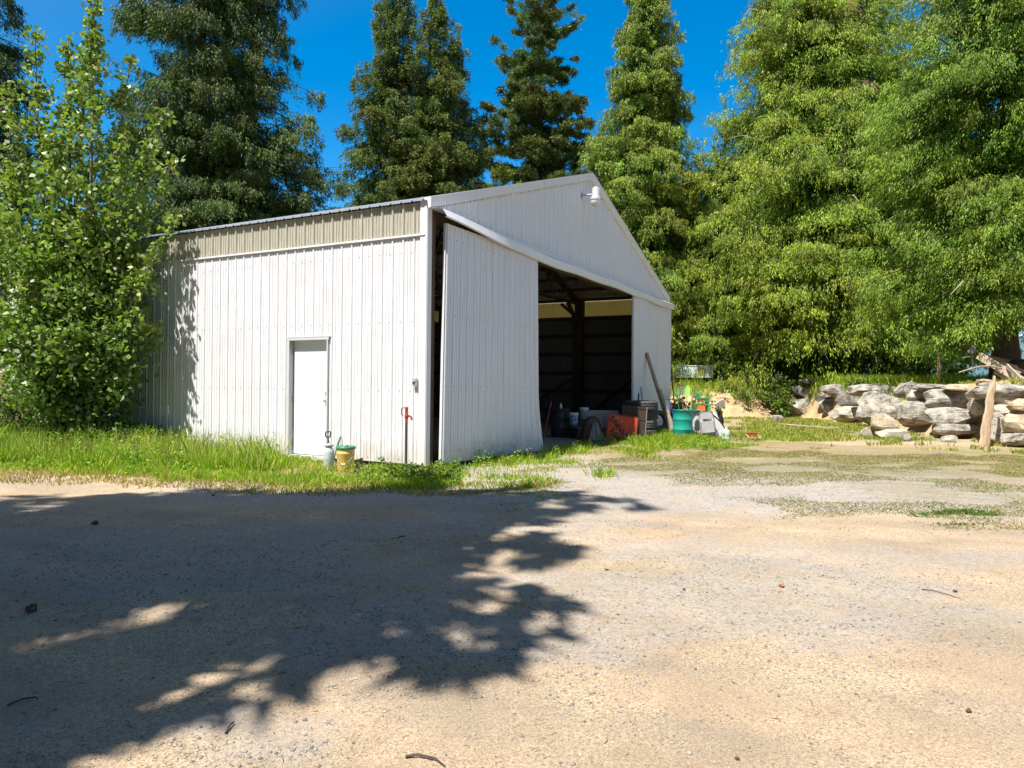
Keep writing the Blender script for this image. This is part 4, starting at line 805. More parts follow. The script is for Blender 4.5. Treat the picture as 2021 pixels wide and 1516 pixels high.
q = D(*CR(1625, 120), 24.6); m = MB(); R_ = Euler((1.2, .35, -.5)).to_matrix(); m.lathe([(0, 0), (.14, .005), (.15, .02), (.15, .035), (.12, .02), (0, .015)], 20, R=Euler((1.45, .25, -1.3)).to_matrix()); m.beam((0, .02, -.15), (.1, .1, -.62), .05, .03); tag(m.build('scoop_blade', M['pipe'], loc=q), 'grey metal disc standing above the left end of the board pile', 'disc')
q = D(2016, 712, 25); q.z = gz(q.x, q.y) + .55; tag(MB().lathe([(.26, -.3), (.28, -.3), (.28, .3), (.26, .3), (.26, -.3)], 20, R=Euler((1.5, 0, .4)).to_matrix()).build('rusty_pipe', M['rust'], loc=q), 'rusty dark pipe end at the right edge on the sand mound', 'pipe')
# long thin pole on grass
a, b = G(1539, 840), G(1695, 857); tag(MB().tube([(0, 0, .05), (b - a) * .5 + Vector((0, 0, .09)), (b - a) + Vector((0, 0, .04))], [.05, .03, .02], 7).build('pole', M['plank'], loc=a), 'long thin pale pole lying on the grass before the rock wall', 'pole')
# pale blue metal box on the bank
a = D(1325, 745, 39.5); b = D(1408, 745, 39.5); tpz = D(1360, 721, 39.5).z; zg = gz(a.x + 1, a.y); wd_ = b.x - a.x; hh = tpz - a.z
T = thing('metal_box', 'pale blue white metal box with rust stains beside the barn corner', 'box', ((a.x + b.x) / 2, a.y, zg))
m = MB(); m.box((0, .4, a.z - zg + hh / 2), (wd_, .8, hh)); m.build('body', M['paleblue'], T, bevel=.012)
m = MB(); 
for xx in (-wd_ / 2 + .02, -wd_ * .25, wd_ * .12, wd_ * .35): m.box((xx, -.012, a.z - zg + hh / 2), (.035, .02, hh))
m.box((0, -.012, a.z - zg + .02), (wd_, .026, .04)); m.box((0, -.012, a.z - zg + hh - .02), (wd_, .026, .04)); m.build('trim_strips', M['trim'], T)
m = MB(); m.box((wd_ * .22, -.006, a.z - zg + hh * .5), (wd_ * .17, .012, hh * .7)); m.build('rust_patch', M['rustspot'], T)
for sx in (-1, 1): MB().box((sx * wd_ * .4, .4, (a.z - zg) / 2), (.15, .7, max(.1, a.z - zg))).build('skid', M['wood_dark'], T)

# ------------------------------------------------------------------ objects by the side wall
def drum(name, label, loc, mt, r=.29, h=.88, cat='barrel', lid=True, rings=(.3, .6)):
    m = MB(); pf = [(0, 0), (r - .01, 0), (r, .02)]
    for k in rings: pf += [(r, k - .02), (r + .007, k - .006), (r + .007, k + .006), (r, k + .02)]
    pf += [(r, h - .02), (r + .01, h - .012), (r + .01, h), (r - .012, h), (r - .012, h - .03)]; pf += [(0, h - .03)] if lid else [(r - .014, .05), (0, .05)]
    m.lathe(pf, 32); return tag(m.build(name, mt, loc=loc), label, cat)
q = G(682, 929); T = thing('bucket', 'yellow plastic bucket with green lid beside the side door', 'bucket', q)
m = MB(); m.lathe([(0, 0), (.138, 0), (.142, .01), (.16, .30), (.166, .31), (.166, .335), (.162, .34), (.164, .36), (.164, .40)], 32); m.build('body', M['yellow'], T)
m = MB(); m.lathe([(.158, .395), (.176, .395), (.18, .41), (.176, .445), (.168, .448), (.164, .43), (0, .43)], 32); m.build('lid', M['greenlid'], T)
m = MB(); m.tube([(.165 * math.cos(a_), .165 * math.sin(a_) - .02, .33 - .16 * math.sin(-a_) ** 2 - .03) for a_ in np.linspace(-math.pi, 0, 14)], .004, 5); m.tube([(-.035, -.187, .135), (.035, -.187, .135)], .012, 8, mi=1); m.build('handle', [M['grey'], M['whiteplastic']], T)
boulder('small tan stone lying on the green bucket lid', q + Vector((-.0, .0, .455)), (.1, .07, .05), 401, 2, name='stone', cat='stone')
q = G(649, 923); T = thing('pump_sprayer', 'translucent pump sprayer with black D handle beside the bucket', 'sprayer', q)
m = MB(); m.lathe([(0, 0), (.09, 0), (.1, .02), (.1, .28), (.09, .34), (.05, .385), (.045, .40)], 24); m.build('tank', M['cloudy'], T)
m = MB(); m.lathe([(.046, .38), (.07, .385), (.085, .42), (.085, .435), (.02, .445), (.018, .46)], 20); m.build('collar', M['cloudy'], T)
m = MB(); m.tube([(0, 0, .44), (-.02, 0, .56)], .011, 8); m.tube([(-.02, 0, .56), (-.065, 0, .58), (-.07, 0, .65), (-.05, 0, .672), (.01, 0, .675), (.03, 0, .65), (.02, 0, .58), (-.02, 0, .56)], .013, 8); m.build('pump_handle', M['black'], T)
m = MB(); m.tube([(.06, 0, .03), (.11, -.02, .2), (.16, -.03, .40), (.21, -.03, .56), (.22, -.03, .585)], [.012, .01, .02, .018, .008], 8); m.tube([(.22, -.03, .585), (.245, -.03, .58), (.255, -.03, .52), (.25, -.02, .42), (.2, .02, .3)], .007, 6); m.build('wand', mat('wand_teal', (.10, .22, .20), .5), T)
q = G(709, 923); m = MB(); m.box((0, 0, .08), (.12, .12, .16)); m.box((.035, -.0, .17), (.05, .11, .02)); m.box((-.02, -.065, .09), (.05, .014, .11)); tag(m.build('black_block', M['black'], loc=q, bevel=.008), 'small black plastic block right of the yellow bucket', 'block')
# hydrant
q = G(801, 936); T = thing('yard_hydrant', 'red topped yard hydrant on a grey pipe before the side wall', 'hydrant', q)
MB().tube([(0, 0, -.05), (.0, 0, .98)], .025, 10).build('pipe', M['pipe'], T)
m = MB(); m.lathe([(.024, .90), (.028, .95), (.022, .96), (.03, .98), (.036, 1.0), (.036, 1.03), (.028, 1.05), (.026, 1.13), (.03, 1.14), (.03, 1.18), (.0, 1.19)], 14); m.tube([(0, 0, 1.03), (.06, 0, 1.02), (.085, 0, 1.0), (.09, 0, .965)], [.02, .017, .017, .02], 8); m.build('head', M['red'], T)
m = MB(); m.tube([(0, 0, 1.165), (-.075, 0, 1.165), (-.085, 0, 1.15), (-.085, 0, 1.05), (-.06, 0, 1.02)], .010, 8); m.build('handle', M['red'], T)
m = MB(); m.tube([(.09, 0, .968), (.092, 0, .94)], .019, 10); m.build('nozzle', M['galv'], T)
# yellow hose coil and boards in grass
q = G(527, 908); m = MB(); pts = [(math.cos(a_) * (.2 + .02 * math.sin(a_ * 2.7)), math.sin(a_) * .16, .04 + .012 * a_ / 6 + .03 * math.sin(a_ * 1.7)) for a_ in np.linspace(0, 22, 90)]; m.tube(pts, .012, 6); tag(m.build('hose', M['hose'], loc=q), 'coiled yellow hose lying in the grass left of the side door', 'hose')
q = G(556, 902); tag(MB().box((0, 0, .03), (.5, .14, .04), Euler((0, 0, .5)).to_matrix()).build('board', M['wood'], loc=q, bevel=.004), 'short weathered board lying at the foot of the side door frame', 'board')
# brown boards at the left
for k, (t0, t1, h, s_, lab) in enumerate([(12.1, 13.0, 1.25, -.42, 'lower brown board panel behind the poplar'), (13.05, 14.9, 2.0, -.5, 'taller brown board panel at the far left of the barn'), (14.95, 17.5, 2.0, -.3, 'brown board panel furthest left past the barn end')]):
    a, b = L2W(s_, t0), L2W(s_, t1); d = b - a; T = thing('wooden_fence', lab, 'panel', a, (0, 0, math.atan2(d.y, d.x)), 'brown wooden panels at the left end of the barn'); n = max(4, int(d.length / .19)); m = MB()
    for i_ in range(n): m.box(((i_ + .5) * d.length / n, .004 * (i_ % 3), h / 2 - random.uniform(0, .02)), (d.length / n - .006, .022, h))
    m.build('boards', M['ply'], T); m = MB(); m.box((d.length / 2, -.04, h * .25), (d.length, .04, .09)); m.box((d.length / 2, -.04, h * .8), (d.length, .04, .09)); m.build('rail', M['wood_dark'], T)

# ------------------------------------------------------------------ objects in and before the opening
def F_(px, t, z=0, py=800):            # place on ground on plane t of the barn at pixel column
    q = onT(px, py, t); return L2W(q.x, t, z)
q = D(1106, 864, 21.6); q.z = 0; dq = drum('drum', 'black steel drum with a white bottle on it inside the barn', q, M['blackdrum'])
m = MB(); m.lathe([(0, 0), (.036, 0), (.038, .02), (.038, .13), (.02, .16), (.016, .165), (.016, .185), (0, .187)], 16); tag(m.build('bottle', M['whiteplastic'], loc=q + Vector((0, -.03, .853))), 'small white bottle standing on the black drum', 'bottle')
a = D(1072, 858, 20.2); a.z = 0; b = D(1088, 793, 20.5); tag(MB().tube([(0, 0, 0), b - a], .016, 8).build('pole', M['red'], loc=a), 'red pole leaning inside the barn left of the black drum', 'pole')
def pail(label, loc, mt, r=.14, h=.37, band=None):
    T = thing('pail', label, 'bucket', loc); m = MB(); m.lathe([(0, 0), (r * .88, 0), (r, h * .82), (r * 1.05, h * .83), (r * 1.05, h * .9), (r, h * .91), (r * 1.04, h), (r * .97, h), (r * .96, h - .02), (0, h - .03)], 24); m.build('body', mt, T)
    if band: MB().lathe([(r * .905, h * .12), (r * 1.0, h * .78)], 24, c=(0, 0, 0), mod=lambda i, j: 1.008).build('printed_band', band, T)
    return T
q = D(1132, 860, 21.2); q.z = 0; pail('dark pail standing under the blue printed white pail', q, M['blackdrum'], .15, .38); pail('white pail with blue print stacked on a dark pail', q + Vector((0, 0, .381)), M['whiteplastic'], .135, .38, M['bluelabel'])
q = D(1152, 860, 21.8); q.z = 0; m = MB(); m.box((0, 0, .26), (.34, .34, .52)); m.box((0, 0, .53), (.38, .38, .025)); tag(m.build('wooden_crate', M['wood_dark'], loc=q, bevel=.006), 'dark wooden crate under the plain white pail', 'crate'); pail('plain white pail with blue smudge on the dark crate', q + Vector((0, 0, .543)), M['whiteplastic'], .14, .36)
q = D(1144, 864, 20.6); q.z = 0; pail('small mauve pail on the floor before the crate', q, mat('mauve', (.2, .16, .24), .5), .075, .36)
# covered rounded thing with grey cloth
q = D(1168, 868, 20.4); q.z = 0; T = thing('covered_wheelbarrow', 'upturned brown canvas covered wheelbarrow tray in the opening', 'wheelbarrow', q)
m = MB(); vs = []; nu, nv = 20, 10
for j in range(nv + 1):
    for i_ in range(nu): a_ = 2 * math.pi * i_ / nu; f = j / nv * math.pi / 2; rr = math.cos(f) ** .7; vs.append((.31 * rr * math.cos(a_) * (1 + .06 * math.sin(3 * a_ + j)), .22 * rr * math.sin(a_), .68 * math.sin(f) ** .8 + .02 * math.sin(5 * a_)))
m.add(vs, [(j * nu + i_, j * nu + (i_ + 1) % nu, (j + 1) * nu + (i_ + 1) % nu, (j + 1) * nu + i_) for j in range(nv) for i_ in range(nu)], 0, True); m.build('cover', M['canvas'], T)
m = MB(); m.tube([(.31 * math.cos(a_), -.12, .69 * math.sin(a_)) for a_ in np.linspace(0, math.pi, 16)], .014, 6); m.build('rim', M['black'], T)
m = MB(); vs = []; nu, nv = 10, 12
for j in range(nv + 1):
    v = j / nv; wd_ = .05 + .18 * v
    for i_ in range(nu + 1): u = i_ / nu - .5; vs.append((.05 + u * 2 * wd_ + .04 * v, -.30 - .10 * v + .03 * math.sin(u * 17 + v * 3), .50 * (1 - v) + .02 - .03 * math.cos(u * 9)))
m.add(vs, [(j * (nu + 1) + i_, j * (nu + 1) + i_ + 1, (j + 1) * (nu + 1) + i_ + 1, (j + 1) * (nu + 1) + i_) for j in range(nv) for i_ in range(nu)], 0, True)
co = m.build('cloth', M['cloth'], loc=q); sm = co.modifiers.new('thickness', 'SOLIDIFY'); sm.thickness = .012; tag(co, 'grey cloth draped over the front of the canvas covered tray', 'cloth')
# wire crate
a = D(1162, 846, 21.6); b = D(1222, 846, 21.6); wd_ = b.x - a.x; T = thing('wire_basket', 'silver wire mesh basket behind the orange sign', 'basket', ((a.x + b.x) / 2, 21.9, .3)); m = MB(); hh = .5
for k in range(19): x_ = -wd_ / 2 + wd_ * k / 18; m.box((x_, -.25, hh / 2), (.009, .009, hh)); m.box((x_, .25, hh / 2), (.009, .009, hh)); 
for k in range(11): z_ = hh * k / 10; m.box((0, -.256, z_), (wd_, .009, .011)); m.box((0, .256, z_), (wd_, .009, .011)); m.box((-wd_ / 2, 0, z_), (.009, .5, .009)); m.box((wd_ / 2, 0, z_), (.009, .5, .009))
m.build('mesh', M['galv'], T); MB().box((0, 0, -.15), (wd_ * .9, .45, .28)).build('stand', M['wood_dark'], T)
# sign
sc_ = D(1227, 849, 20.55); T = thing('road_sign', 'orange men working sign lying on its side against the rusty sheet', 'sign', (sc_.x, sc_.y, sc_.z), (math.radians(90 - 14), 0, 0)); T.rotation_euler = (Matrix.Rotation(math.radians(3), 3, 'Z') @ Matrix.Rotation(math.radians(90 - 13), 3, 'X') @ Matrix.Rotation(math.radians(-8.5), 3, 'Z')).to_euler()
SZ = .88
def rrect(w_, r_, z_, n=6):
    o = []
    for cx_, cy_, a0 in ((1, 1, 0), (-1, 1, 90), (-1, -1, 180), (1, -1, 270)):
        for k in range(n + 1): a_ = math.radians(a0 + 90 * k / n); o.append((cx_ * (w_ / 2 - r_) + r_ * math.cos(a_), cy_ * (w_ / 2 - r_) + r_ * math.sin(a_), z_))
    return o
m = MB(); f0, f1 = rrect(SZ, .05, .003), rrect(SZ, .05, -.003); n = len(f0); m.add(f0 + f1, [tuple(range(n)), tuple(range(2 * n - 1, n - 1, -1))] + [(i_, i_ + n, (i_ + 1) % n + n, (i_ + 1) % n) for i_ in range(n)]); m.build('plate', [M['orange']], T)
m = MB(); a1, a2 = rrect(SZ - .03, .04, .006), rrect(SZ - .065, .03, .006); m.add(a1 + a2, [(i_, (i_ + 1) % n, (i_ + 1) % n + n, i_ + n) for i_ in range(n)]); m.build('border', M['ink'], T)
def text(body, size, M4, mt, parent, name='lettering'):
    cu = bpy.data.curves.new(name, 'FONT'); cu.body = body; cu.size = size; cu.align_x = 'CENTER'; cu.align_y = 'CENTER'; cu.offset = .006; to = bpy.data.objects.new(name, cu); C.objects.link(to)
    bpy.context.view_layer.update(); me = bpy.data.meshes.new_from_object(to.evaluated_get(bpy.context.evaluated_depsgraph_get())); C.objects.unlink(to); bpy.data.objects.remove(to)
    me.transform(M4); me.materials.clear(); me.materials.append(mt); o = bpy.data.objects.new(name, me); C.objects.link(o); o.parent = parent; return o
RT = Matrix.Rotation(math.radians(135), 4, 'Z')
text('WORKING', .215, RT @ Matrix.Translation((-.03, -.0, .0075)), M['ink'], T); text('MEN', .215, RT @ Matrix.Translation((-.03, .24, .0075)), M['ink'], T)
m = MB(); 
for k in range(16): 
    x_, y_ = random.uniform(-.3, .36), random.uniform(-.3, .38); m.box((x_, y_, .0082), (random.uniform(.03, .12), .005, .001), Euler((0, 0, random.uniform(-.9, .9))).to_matrix())
m.build('scratches', mat('scratch', (.6, .45, .35), .6), T)
# rusty sheet
A_ = D(1247, 800, 20.95); R_ = thing('rusty_sheet', 'dark rusty metal sheet propped against the tyre stack', 'sheet', (A_.x, A_.y - .15, 0), (math.radians(-8), math.radians(6), math.radians(8)))
m = MB(); m.box((0, 0, .5), (.74, .012, 1.0)); m.box((0, -.012, .62), (.78, .012, .04)); m.box((0, -.01, .95), (.78, .02, .03)); m.build('sheet', M['rust'], R_); m = MB(); m.box((.378, -.005, .5), (.016, .035, 1.0)); m.build('edge_strip', M['wood'], R_)
# tyres
def tyre(label, loc, R, rot=(0, 0, 0), wdt=.26):
    ri = R * .62; pf = [(ri, -wdt * .38), (ri + .03, -wdt * .46), (R * .88, -wdt * .5), (R * .97, -wdt * .42), (R, -wdt * .3), (R, -wdt * .12), (R * .975, -wdt * .1), (R * .975, -wdt * .03), (R, 0), (R, wdt * .12), (R * .975, wdt * .14), (R * .975, wdt * .2), (R, wdt * .3), (R * .97, wdt * .42), (R * .88, wdt * .5), (ri + .03, wdt * .46), (ri, wdt * .38), (ri - .005, 0), (ri, -wdt * .38)]
    m = MB(); m.lathe(pf, 120, smooth=False, mod=lambda i_, j: (.984 if (j + (i_ // 3)) % 3 == 0 and 3 <= i_ <= 13 else 1)); o = m.build('tyre', M['rubber'], loc=loc); o.rotation_euler = rot; return tag(o, label, 'tyre', 'tyres piled against the right sliding door')
tb = F_(1268, -.95)
tyre('tyre at the bottom of the stack by the right sliding door', tb + Vector((.05, 0, .14)), .42)
tyre('second tyre from the bottom of the stack', tb + Vector((.02, 0, .41)), .43, (.02, 0, 1))
tyre('third tyre from the bottom of the stack', tb + Vector((.06, .03, .68)), .42, (0, .02, 2))
tyre('widest tyre, on top of the stack, its tread catching the sun', tb + Vector((-.03, 0, .98)), .50, (.0, -.02, .4), .3)
tyre('tyre standing on edge to the right of the stack', F_(1300, -.45) + Vector((0, 0, .36)), .37, (1.35, .2, .3), .22)
# handles
for (p0, p1, dep, mt, lab) in (((1255, 830), (1261, 777), 21.8, 'black', 'short black tool handle sticking up before the tyres'), ((1269, 800), (1265, 764), 22.9, 'grey', 'grey tool handle sticking up behind the top tyre')):
    a, b = D(*p0, dep), D(*p1, dep + .1); a.z = max(0, a.z); m = MB(); m.tube([(0, 0, 0), (b - a) * .8, (b - a)], [.014, .016, .022], 8)
    g0 = Vector((a.x, a.y, 0)); m2 = MB(); m2.tube([(0, 0, 0), a - g0, b - g0], [.014, .016, .024], 8); tag(m2.build('tool_handle', M[mt], loc=g0), lab, 'handle')
# leaning posts
b0 = F_(1326, -1.35); tp = onT(1276, 697, TD - .03); tp = L2W(tp.x, tp.y, tp.z)
tag(MB().beam((0, 0, .02), tp - b0, .09, .10).build('wooden_post', M['wood'], loc=b0, bevel=.006), 'long weathered post leaning against the right sliding door', 'post', 'posts leaning on the right sliding door')
b1 = b0 + Vector((.09, -.06, 0)); tp1 = D(1300, 768, (b0.y * .55 + tp.y * .45) - .05)
tag(MB().beam((0, 0, .02), tp1 - b1, .12, .10).build('wooden_post', M['plank'], loc=b1, bevel=.006), 'shorter thicker post lying along the long leaning post', 'post', 'posts leaning on the right sliding door')
a = L2W(W + .45, -.3); b = D(1321, 688, a.y + .2); tag(MB().tube([(0, 0, 0), b - a], .028, 8).build('rusty_rod', mat('rust_brown', (.2, .07, .03), .8), loc=a), 'rusty brown rod leaning at the barn right front corner', 'rod')
# teal barrel
q = G(1347, 867); q.z = 0; drum('barrel', 'open teal green steel barrel holding garden tools', q, M['teal'], lid=False); bq = q
def tool(name, label, p0, p1, mt, r=.015, head=None, hmat=None, cat='tool', dep=None):
    a = D(*p0, dep or bq.y); b = D(*p1, dep or bq.y); T = thing(name, label, cat, a); m = MB(); m.tube([(0, 0, 0), b - a], r, 8); m.build('handle', M[mt], T)
    if head: h = head(b - a); h.build('head', M[hmat or mt], T)
    return T
M['teal_dark'] = mat('dark_tines', (.03, .07, .09), .5, .3)
def fork(v):
    m = MB(); u = v.normalized(); sx = Vector((1, .2, 0)).normalized(); m.tube([v - sx * .11, v + sx * .11], .012, 6)
    for k in range(5): o = sx * (-.11 + .055 * k); m.tube([v + o, v + o + u * .1 + Vector((-.03, -.05, 0)), v + o + u * .22 + Vector((-.05, -.03, .03)), v + o + u * .30 + Vector((-.03, 0, .08))], [.008, .007, .005, .003], 5)
    return m
tool('garden_fork', 'blue handled garden fork with curved tines leaning left in the teal barrel', (1337, 850), (1321, 789), 'blue', .02, fork, 'teal_dark', dep=bq.y - .05)
def shovel(w_, l_, curve=.04, up=True):
    def f(v):
        u = v.normalized(); sx = u.cross(Vector((0, 1, 0))).normalized(); m = MB(); vs = []; nu, nv = 6, 7
        for j in range(nv + 1):
            g = j / nv; hw = w_ / 2 * (1 if g < .65 else math.sqrt(max(.03, 1 - ((g - .65) / .35) ** 2 * .85))) * (1 if g > .08 else .7)
            for i_ in range(nu + 1): a_ = i_ / nu * 2 - 1; vs.append(v + u * (g * l_) + sx * (a_ * hw) + Vector((0, curve * (a_ * a_) * -1, 0)))
        k = nu + 1; fs = [(j * k + i_, j * k + i_ + 1, (j + 1) * k + i_ + 1, (j + 1) * k + i_) for j in range(nv) for i_ in range(nu)]; n_ = len(vs); vs2 = [p + Vector((0, .008, 0)) for p in vs]
        m.add(vs, fs, 0, True); m.add(vs2, [q[::-1] for q in fs], 0, True); return m
    return f
def leafrake(v):
    m = MB(); u = v.normalized(); sx = u.cross(Vector((0, 1, 0))).normalized()
    for k in range(13):
        a_ = (k - 6) / 6; e = v + u * (.34 - .05 * a_ * a_) + sx * a_ * .2; m.tube([v, v + u * .15 + sx * a_ * .09, e, e + Vector((0, -.03, .0)) + u * .02], [.004, .006, .005, .004], 4)
    m.tube([v + u * .22 + sx * .13, v + u * .23, v + u * .22 - sx * .13], .006, 4); return m
tool('leaf_rake', 'dark green leaf rake fanning out of the teal barrel', (1347, 850), (1337, 788), 'greenpl', .012, leafrake, 'greenpl')
tool('leaf_rake', 'grey green leaf rake standing at the back of the teal barrel', (1350, 850), (1347, 780), 'wood', .012, leafrake, 'grey', dep=bq.y + .12)
tool('plastic_paddle', 'lime green plastic paddle on a pale stick in the teal barrel', (1352, 850), (1356, 783), 'wood', .013, shovel(.16, .34, .01), 'lime', dep=bq.y + .05)
tool('wooden_stick', 'pair of pale wooden handle ends at the right of the teal barrel', (1358, 850), (1367, 775), 'plank', .022)
tool('garden_hoe', 'thin red tool handle crossing behind the lime paddle', (1344, 850), (1341, 776), 'red', .011, dep=bq.y + .14)
# white shell, chair, jug and bits
q = G(1404, 868); wl = thing('white_shell', 'big white curved plastic shell with black edging behind the folding chair', 'shell', (q.x, q.y + .8, 0))
m = MB(); nu, nv = 24, 8; vs = []
for j in range(nv + 1):
    for i_ in range(nu + 1):
        a_ = math.pi * (.0 + i_ / nu); y_ = j / nv; R_x = .62; x_ = .05 - R_x * math.cos(a_) * (1 + .05 * y_); vs.append((x_, -.25 + .5 * y_ , max(0, .84 * min(1, max(0, math.sin(a_)) * 3) if x_ < -.15 else .84 * max(0, 1 - ((x_ + .15) / .83) ** 2) ** .75)))
k_ = nu + 1; m.add(vs, [(j * k_ + i_, j * k_ + i_ + 1, (j + 1) * k_ + i_ + 1, (j + 1) * k_ + i_) for j in range(nv) for i_ in range(nu)], 0, True); m.add([v for v in vs[:k_]], [tuple(range(k_))[::-1]], 0); m.build('shell', M['whiteplastic'], wl)
m = MB(); m.tube([(v[0], v[1] - .012, v[2]) for v in vs[:k_]], .014, 6); m.tube([(v[0] * .72 - .1, v[1] - .02, v[2] * .92) for v in vs[:k_ // 2 + 1]], .013, 6); m.build('black_edging', M['black'], wl)
q = G(1400, 867); ch = thing('folding_chair', 'grey metal folding chair standing folded against the white shell', 'chair', (q.x, q.y, 0), (math.radians(-10), math.radians(-6), 0))
def arch(w0, w1, z0, z1, rr=.13, y=0): 
    p = [(-w0 / 2, y, z0), (-w1 / 2, y, z1 - rr)] + [(-w1 / 2 + rr - rr * math.cos(a_), y, z1 - rr + rr * math.sin(a_)) for a_ in np.linspace(.3, math.pi / 2, 5)] + [(w1 / 2 - rr + rr * math.sin(a_), y, z1 - rr + rr * math.cos(a_)) for a_ in np.linspace(0, math.pi / 2 - .3, 5)] + [(w1 / 2, y, z1 - rr), (w0 / 2, y, z0)]; return p
MB().tube(arch(.46, .44, 0, .84), .013, 8).build('frame', M['chair'], ch)
m = MB(); P_ = arch(.40, .40, .62, .82, .12, -.004); P_ = [(p[0], p[1], max(p[2], .60)) for p in P_]; n_ = len(P_); m.add(P_ + [(p[0], p[1] + .02, p[2]) for p in P_], [tuple(range(n_))[::-1], tuple(range(n_, 2 * n_))] + [(i_, (i_ + 1) % n_, (i_ + 1) % n_ + n_, i_ + n_) for i_ in range(n_)]); m.build('backrest', M['greypad'], ch)
m = MB(); m.box((0, -.035, .36), (.37, .035, .34)); m.box((0, -.012, .36), (.40, .02, .37), mi=1); m.build('seat', [M['greypad'], M['chair']], ch, bevel=.02)
m = MB(); m.tube([(-.2, .03, 0), (-.17, -.0, .18), (-.17, 0, .5)], .011, 6); m.tube([(.2, .03, 0), (.17, -.0, .18), (.17, 0, .5)], .011, 6); m.tube([(-.2, .02, .06), (.2, .02, .06)], .009, 6); m.tube([(-.18, .01, .13), (.18, .01, .13)], .008, 6); m.build('rear_legs', M['chair'], ch)
q = G(1433, 870); T = thing('jug', 'cloudy white plastic jug on the grass right of the folding chair', 'jug', q)
m = MB(); m.lathe([(0, 0), (.10, 0), (.115, .02), (.12, .1), (.112, .11), (.12, .13), (.12, .25), (.09, .31), (.04, .34), (.03, .37), (0, .37)], 20); m.build('body', M['cloudy'], T); MB().lathe([(.032, .365), (.034, .4), (0, .402)], 14).build('cap', M['whiteplastic'], T)
# white board leaning
a = G(1437, 866) + Vector((0, .2, 0)); b = D(1409, 813, a.y + .3); tag(MB().beam((0, 0, 0), b - a, .03, .1).build('white_board', M['whiteplastic'], loc=a, bevel=.004), 'narrow white board slanting behind the jug', 'board')
q = G(1489, 870); T = thing('tray', 'small red and white rectangular tray frame lying on the grass', 'frame', q, (math.radians(14), 0, math.radians(-4))); m = MB(); m.box((0, .3, .12), (.34, .03, .06)); m.build('back_bar', M['red'], T)
m = MB(); m.box((-.165, .14, .09), (.022, .34, .025)); m.box((.165, .14, .09), (.022, .34, .025)); m.box((0, -.02, .09), (.34, .022, .025)); m.build('side_bars', mat('faded_red', (.62, .3, .24), .6), T)
a, b = G(1446, 866), G(1477, 867); tag(MB().tube([(0, 0, .07), b - a + Vector((0, 0, .08))], .018, 6).build('black_rod', M['black'], loc=a), 'short black rod between the jug and the red frame', 'rod')
q = D(1386, 806, G(1404, 868).y + .55); pts = [(math.cos(a_) * (.22 + .05 * math.sin(a_ * 1.3)), .1 * math.sin(a_ * 2.1), .14 * math.sin(a_) + .05 * math.sin(a_ * 3.1)) for a_ in np.linspace(0, 24, 110)]
tag(MB().tube(pts, .012, 6).build('garden_hose', M['greenpl'], loc=q), 'tangled green hose hung over the tools behind the folding chair', 'hose')
# heap of tools behind the shell
dp = G(1404, 868).y + .9
def gtool(name, label, px, p1, mt, r, head, hm, cat='tool', dd=0):
    a = D(px, 760, dp + dd); a.z = 0; b = D(*p1, dp + dd); T = thing(name, label, cat, a); MB().tube([(0, 0, 0), b - a], r, 8).build('handle', M[mt], T); head(b - a).build('head', M[hm], T); return T
gtool('shovel', 'orange plastic shovel blade showing above the white shell', 1386, (1383, 812), 'wood', .015, shovel(.26, .34, .05), 'orangeplastic')
gtool('shovel', 'black shovel blade beside the orange shovel', 1398, (1394, 812), 'wood', .015, shovel(.2, .28, .03), 'black', dd=.15)
gtool('hand_scoop', 'small yellow scoop above the back of the folding chair', 1404, (1403, 812), 'plank', .013, shovel(.2, .15, .05), 'yellow', dd=-.1)
gtool('garden_rake', 'green leaf rake standing behind the folding chair', 1400, (1397, 800), 'greenpl', .011, leafrake, 'greenpl', dd=.25)
gtool('leaf_rake', 'green leaf rake with a pale handle behind the orange shovel', 1374, (1377, 790), 'greenpl', .012, leafrake, 'greenpl', dd=.3)
a = D(1417, 805, dp); a.z = .0; b = D(1437, 770, dp + .3); c_ = D(1424, 792, dp); T = thing('snow_scoop', 'aluminium scoop shovel tipped up with its pale handle to the sky', 'shovel', a); MB().tube([c_ - a, b - a], .014, 8).build('handle', M['plank'], T)
m = shovel(.3, .38, .07)((D(1412, 812, dp) - a) * .0 + (c_ - a) * 1.0); 
m = MB(); m.box((c_ - a) + Vector((-.05, 0, -.1)), (.3, .04, .24), Euler((.3, -.6, 0)).to_matrix()); m.box((c_ - a) + Vector((-.05, .06, -.02)), (.32, .12, .03), Euler((.3, -.6, 0)).to_matrix()); m.build('head', M['alu'], T, bevel=.01)
m = MB(); m.tube([(c_ - a) + Vector((-.1, 0, -.15)), Vector((-.02, 0, 0))], .02, 8); m.build('shaft', M['black'], T)
q = D(1415, 840, dp + .2); q.z = .0; m = MB(); m.lathe([(0, 0), (.15, 0), (.19, .2), (.2, .55), (.17, .72), (.06, .82), (.03, .85), (0, .86)], 16, mod=lambda i_, j: 1 + .07 * math.sin(j * 2.1 + i_)); tag(m.build('black_bag', M['black'], loc=q), 'full black plastic bag slumped behind the white shell', 'bag')

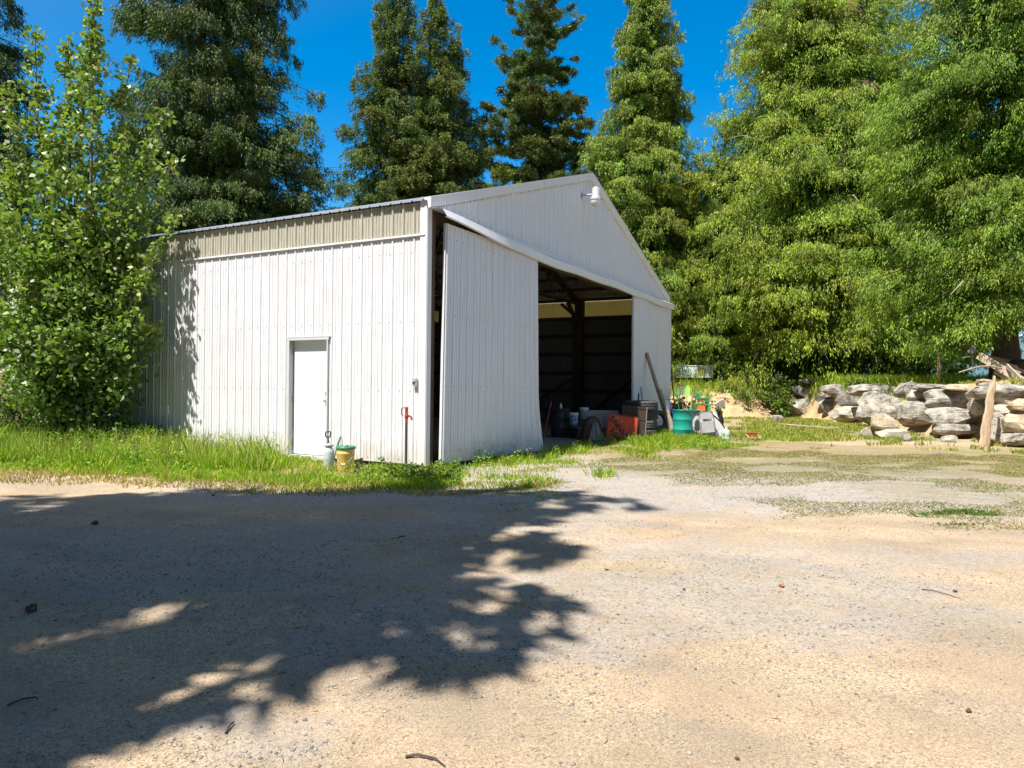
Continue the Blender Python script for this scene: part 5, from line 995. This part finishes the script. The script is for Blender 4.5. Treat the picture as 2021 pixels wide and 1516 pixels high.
# ------------------------------------------------------------------ litter on the gravel
for k, (px, py, s_, lab) in enumerate([(1455, 1500, .024, 'dark clod on the sunlit gravel at the bottom, nearest the camera'), (1543, 1160, .05, 'reddish brown pine cone alone on the right gravel'), (1197, 1127, .035, 'dark pine cone at the tip of the tree shadow'), (62, 1207, .09, 'dark tuft of twigs on the shaded gravel at far left'), (421, 982, .05, 'dark pine cone at the far edge of the tree shadow'), (188, 1041, .08, 'dark tuft on the shaded gravel below the poplar'), (1885, 1164, .04, 'brown pine cone near the right side of the yard'), (1350, 1168, .03, 'small dark cone left of the reddish one'), (1912, 1406, .035, 'pale brown clod at the lower right')]):
    g = G(px, py); m = MB(); n_ = 9; s_ *= .62
    for j in range(34):
        a_ = random.random() * 6.28; f = random.random(); rr = s_ * math.sin(math.pi * (.15 + .8 * f)); c_ = Vector((math.cos(a_) * rr * .5, (f - .5) * s_ * 1.6, s_ * .4 + math.sin(a_) * rr * .4)); u = Vector((math.cos(a_), .5, math.sin(a_))) * s_ * .2; v = Vector((-math.sin(a_), 0, math.cos(a_))) * s_ * .28
        m.add([c_ - v, c_ + v, c_ + u], [(0, 1, 2)])
    m.lathe([(0, -s_ * .8), (s_ * .4, -s_ * .3), (s_ * .42, s_ * .2), (0, s_ * .8)], 8, c=(0, 0, s_ * .4), R=Euler((math.pi / 2, 0, 0)).to_matrix())
    o = m.build('pine_cone' if 'cone' in lab else 'clod', mat('litter%d' % k, (.12, .07, .045) if k != 1 else (.3, .1, .04), .9), loc=(g.x, g.y, gz(g.x, g.y))); o.rotation_euler = (0, 0, random.random() * 6); tag(o, lab, 'litter')
V_, C_ = [], []
n = 2600; yy = 2.2 + 9 * rng.random(n) ** 1.2; xx = (rng.random(n) * 2 - 1) * (yy * .75); wgt = rng.random(n) < (.25 + .75 * ((xx < -.5) & (yy < 5))); xx, yy = xx[wgt], yy[wgt]; n = len(xx)
az = rng.random(n) * 6.28; L_ = rng.uniform(.015, .07, n); A = np.stack([np.cos(az), np.sin(az), rng.normal(0, .08, n)], 1); P = np.stack([xx, yy, hgt(xx, yy) + .004], 1)
o = leaves(P, A, L_, np.full(n, .004), np.array([[.16, .09, .05]]) * (.5 + rng.random((n, 1))), 'needle_litter', M['grass']); tag(o, 'scattered dry needles and bark bits on the gravel', 'litter', kind='stuff')
for k, (p0, p1, r_, lab) in enumerate([((800, 1497), (878, 1516), .006, 'thin curved twig at the bottom centre of the shaded gravel'), ((445, 1450), (455, 1430), .005, 'short twig on the dappled gravel'), ((15, 1395), (75, 1382), .006, 'straight twig on the gravel at the lower left'), ((1820, 1160), (1900, 1180), .005, 'thin straw like twig on the right gravel'), ((785, 1060), (800, 1057), .008, 'dark twig in the middle of the tree shadow')]):
    a, b = G(*p0), G(*p1); d = b - a; m = MB(); m.tube([(0, 0, .008), d * .3 + Vector((0, .03, .014)), d * .7 + Vector((.01, .03, .012)), d + Vector((0, 0, .008))], [r_, r_ * .9, r_ * .7, r_ * .4], 5); tag(m.build('twig', M['bark'], loc=a + Vector((0, 0, gz(a.x, a.y)))), lab, 'twig')
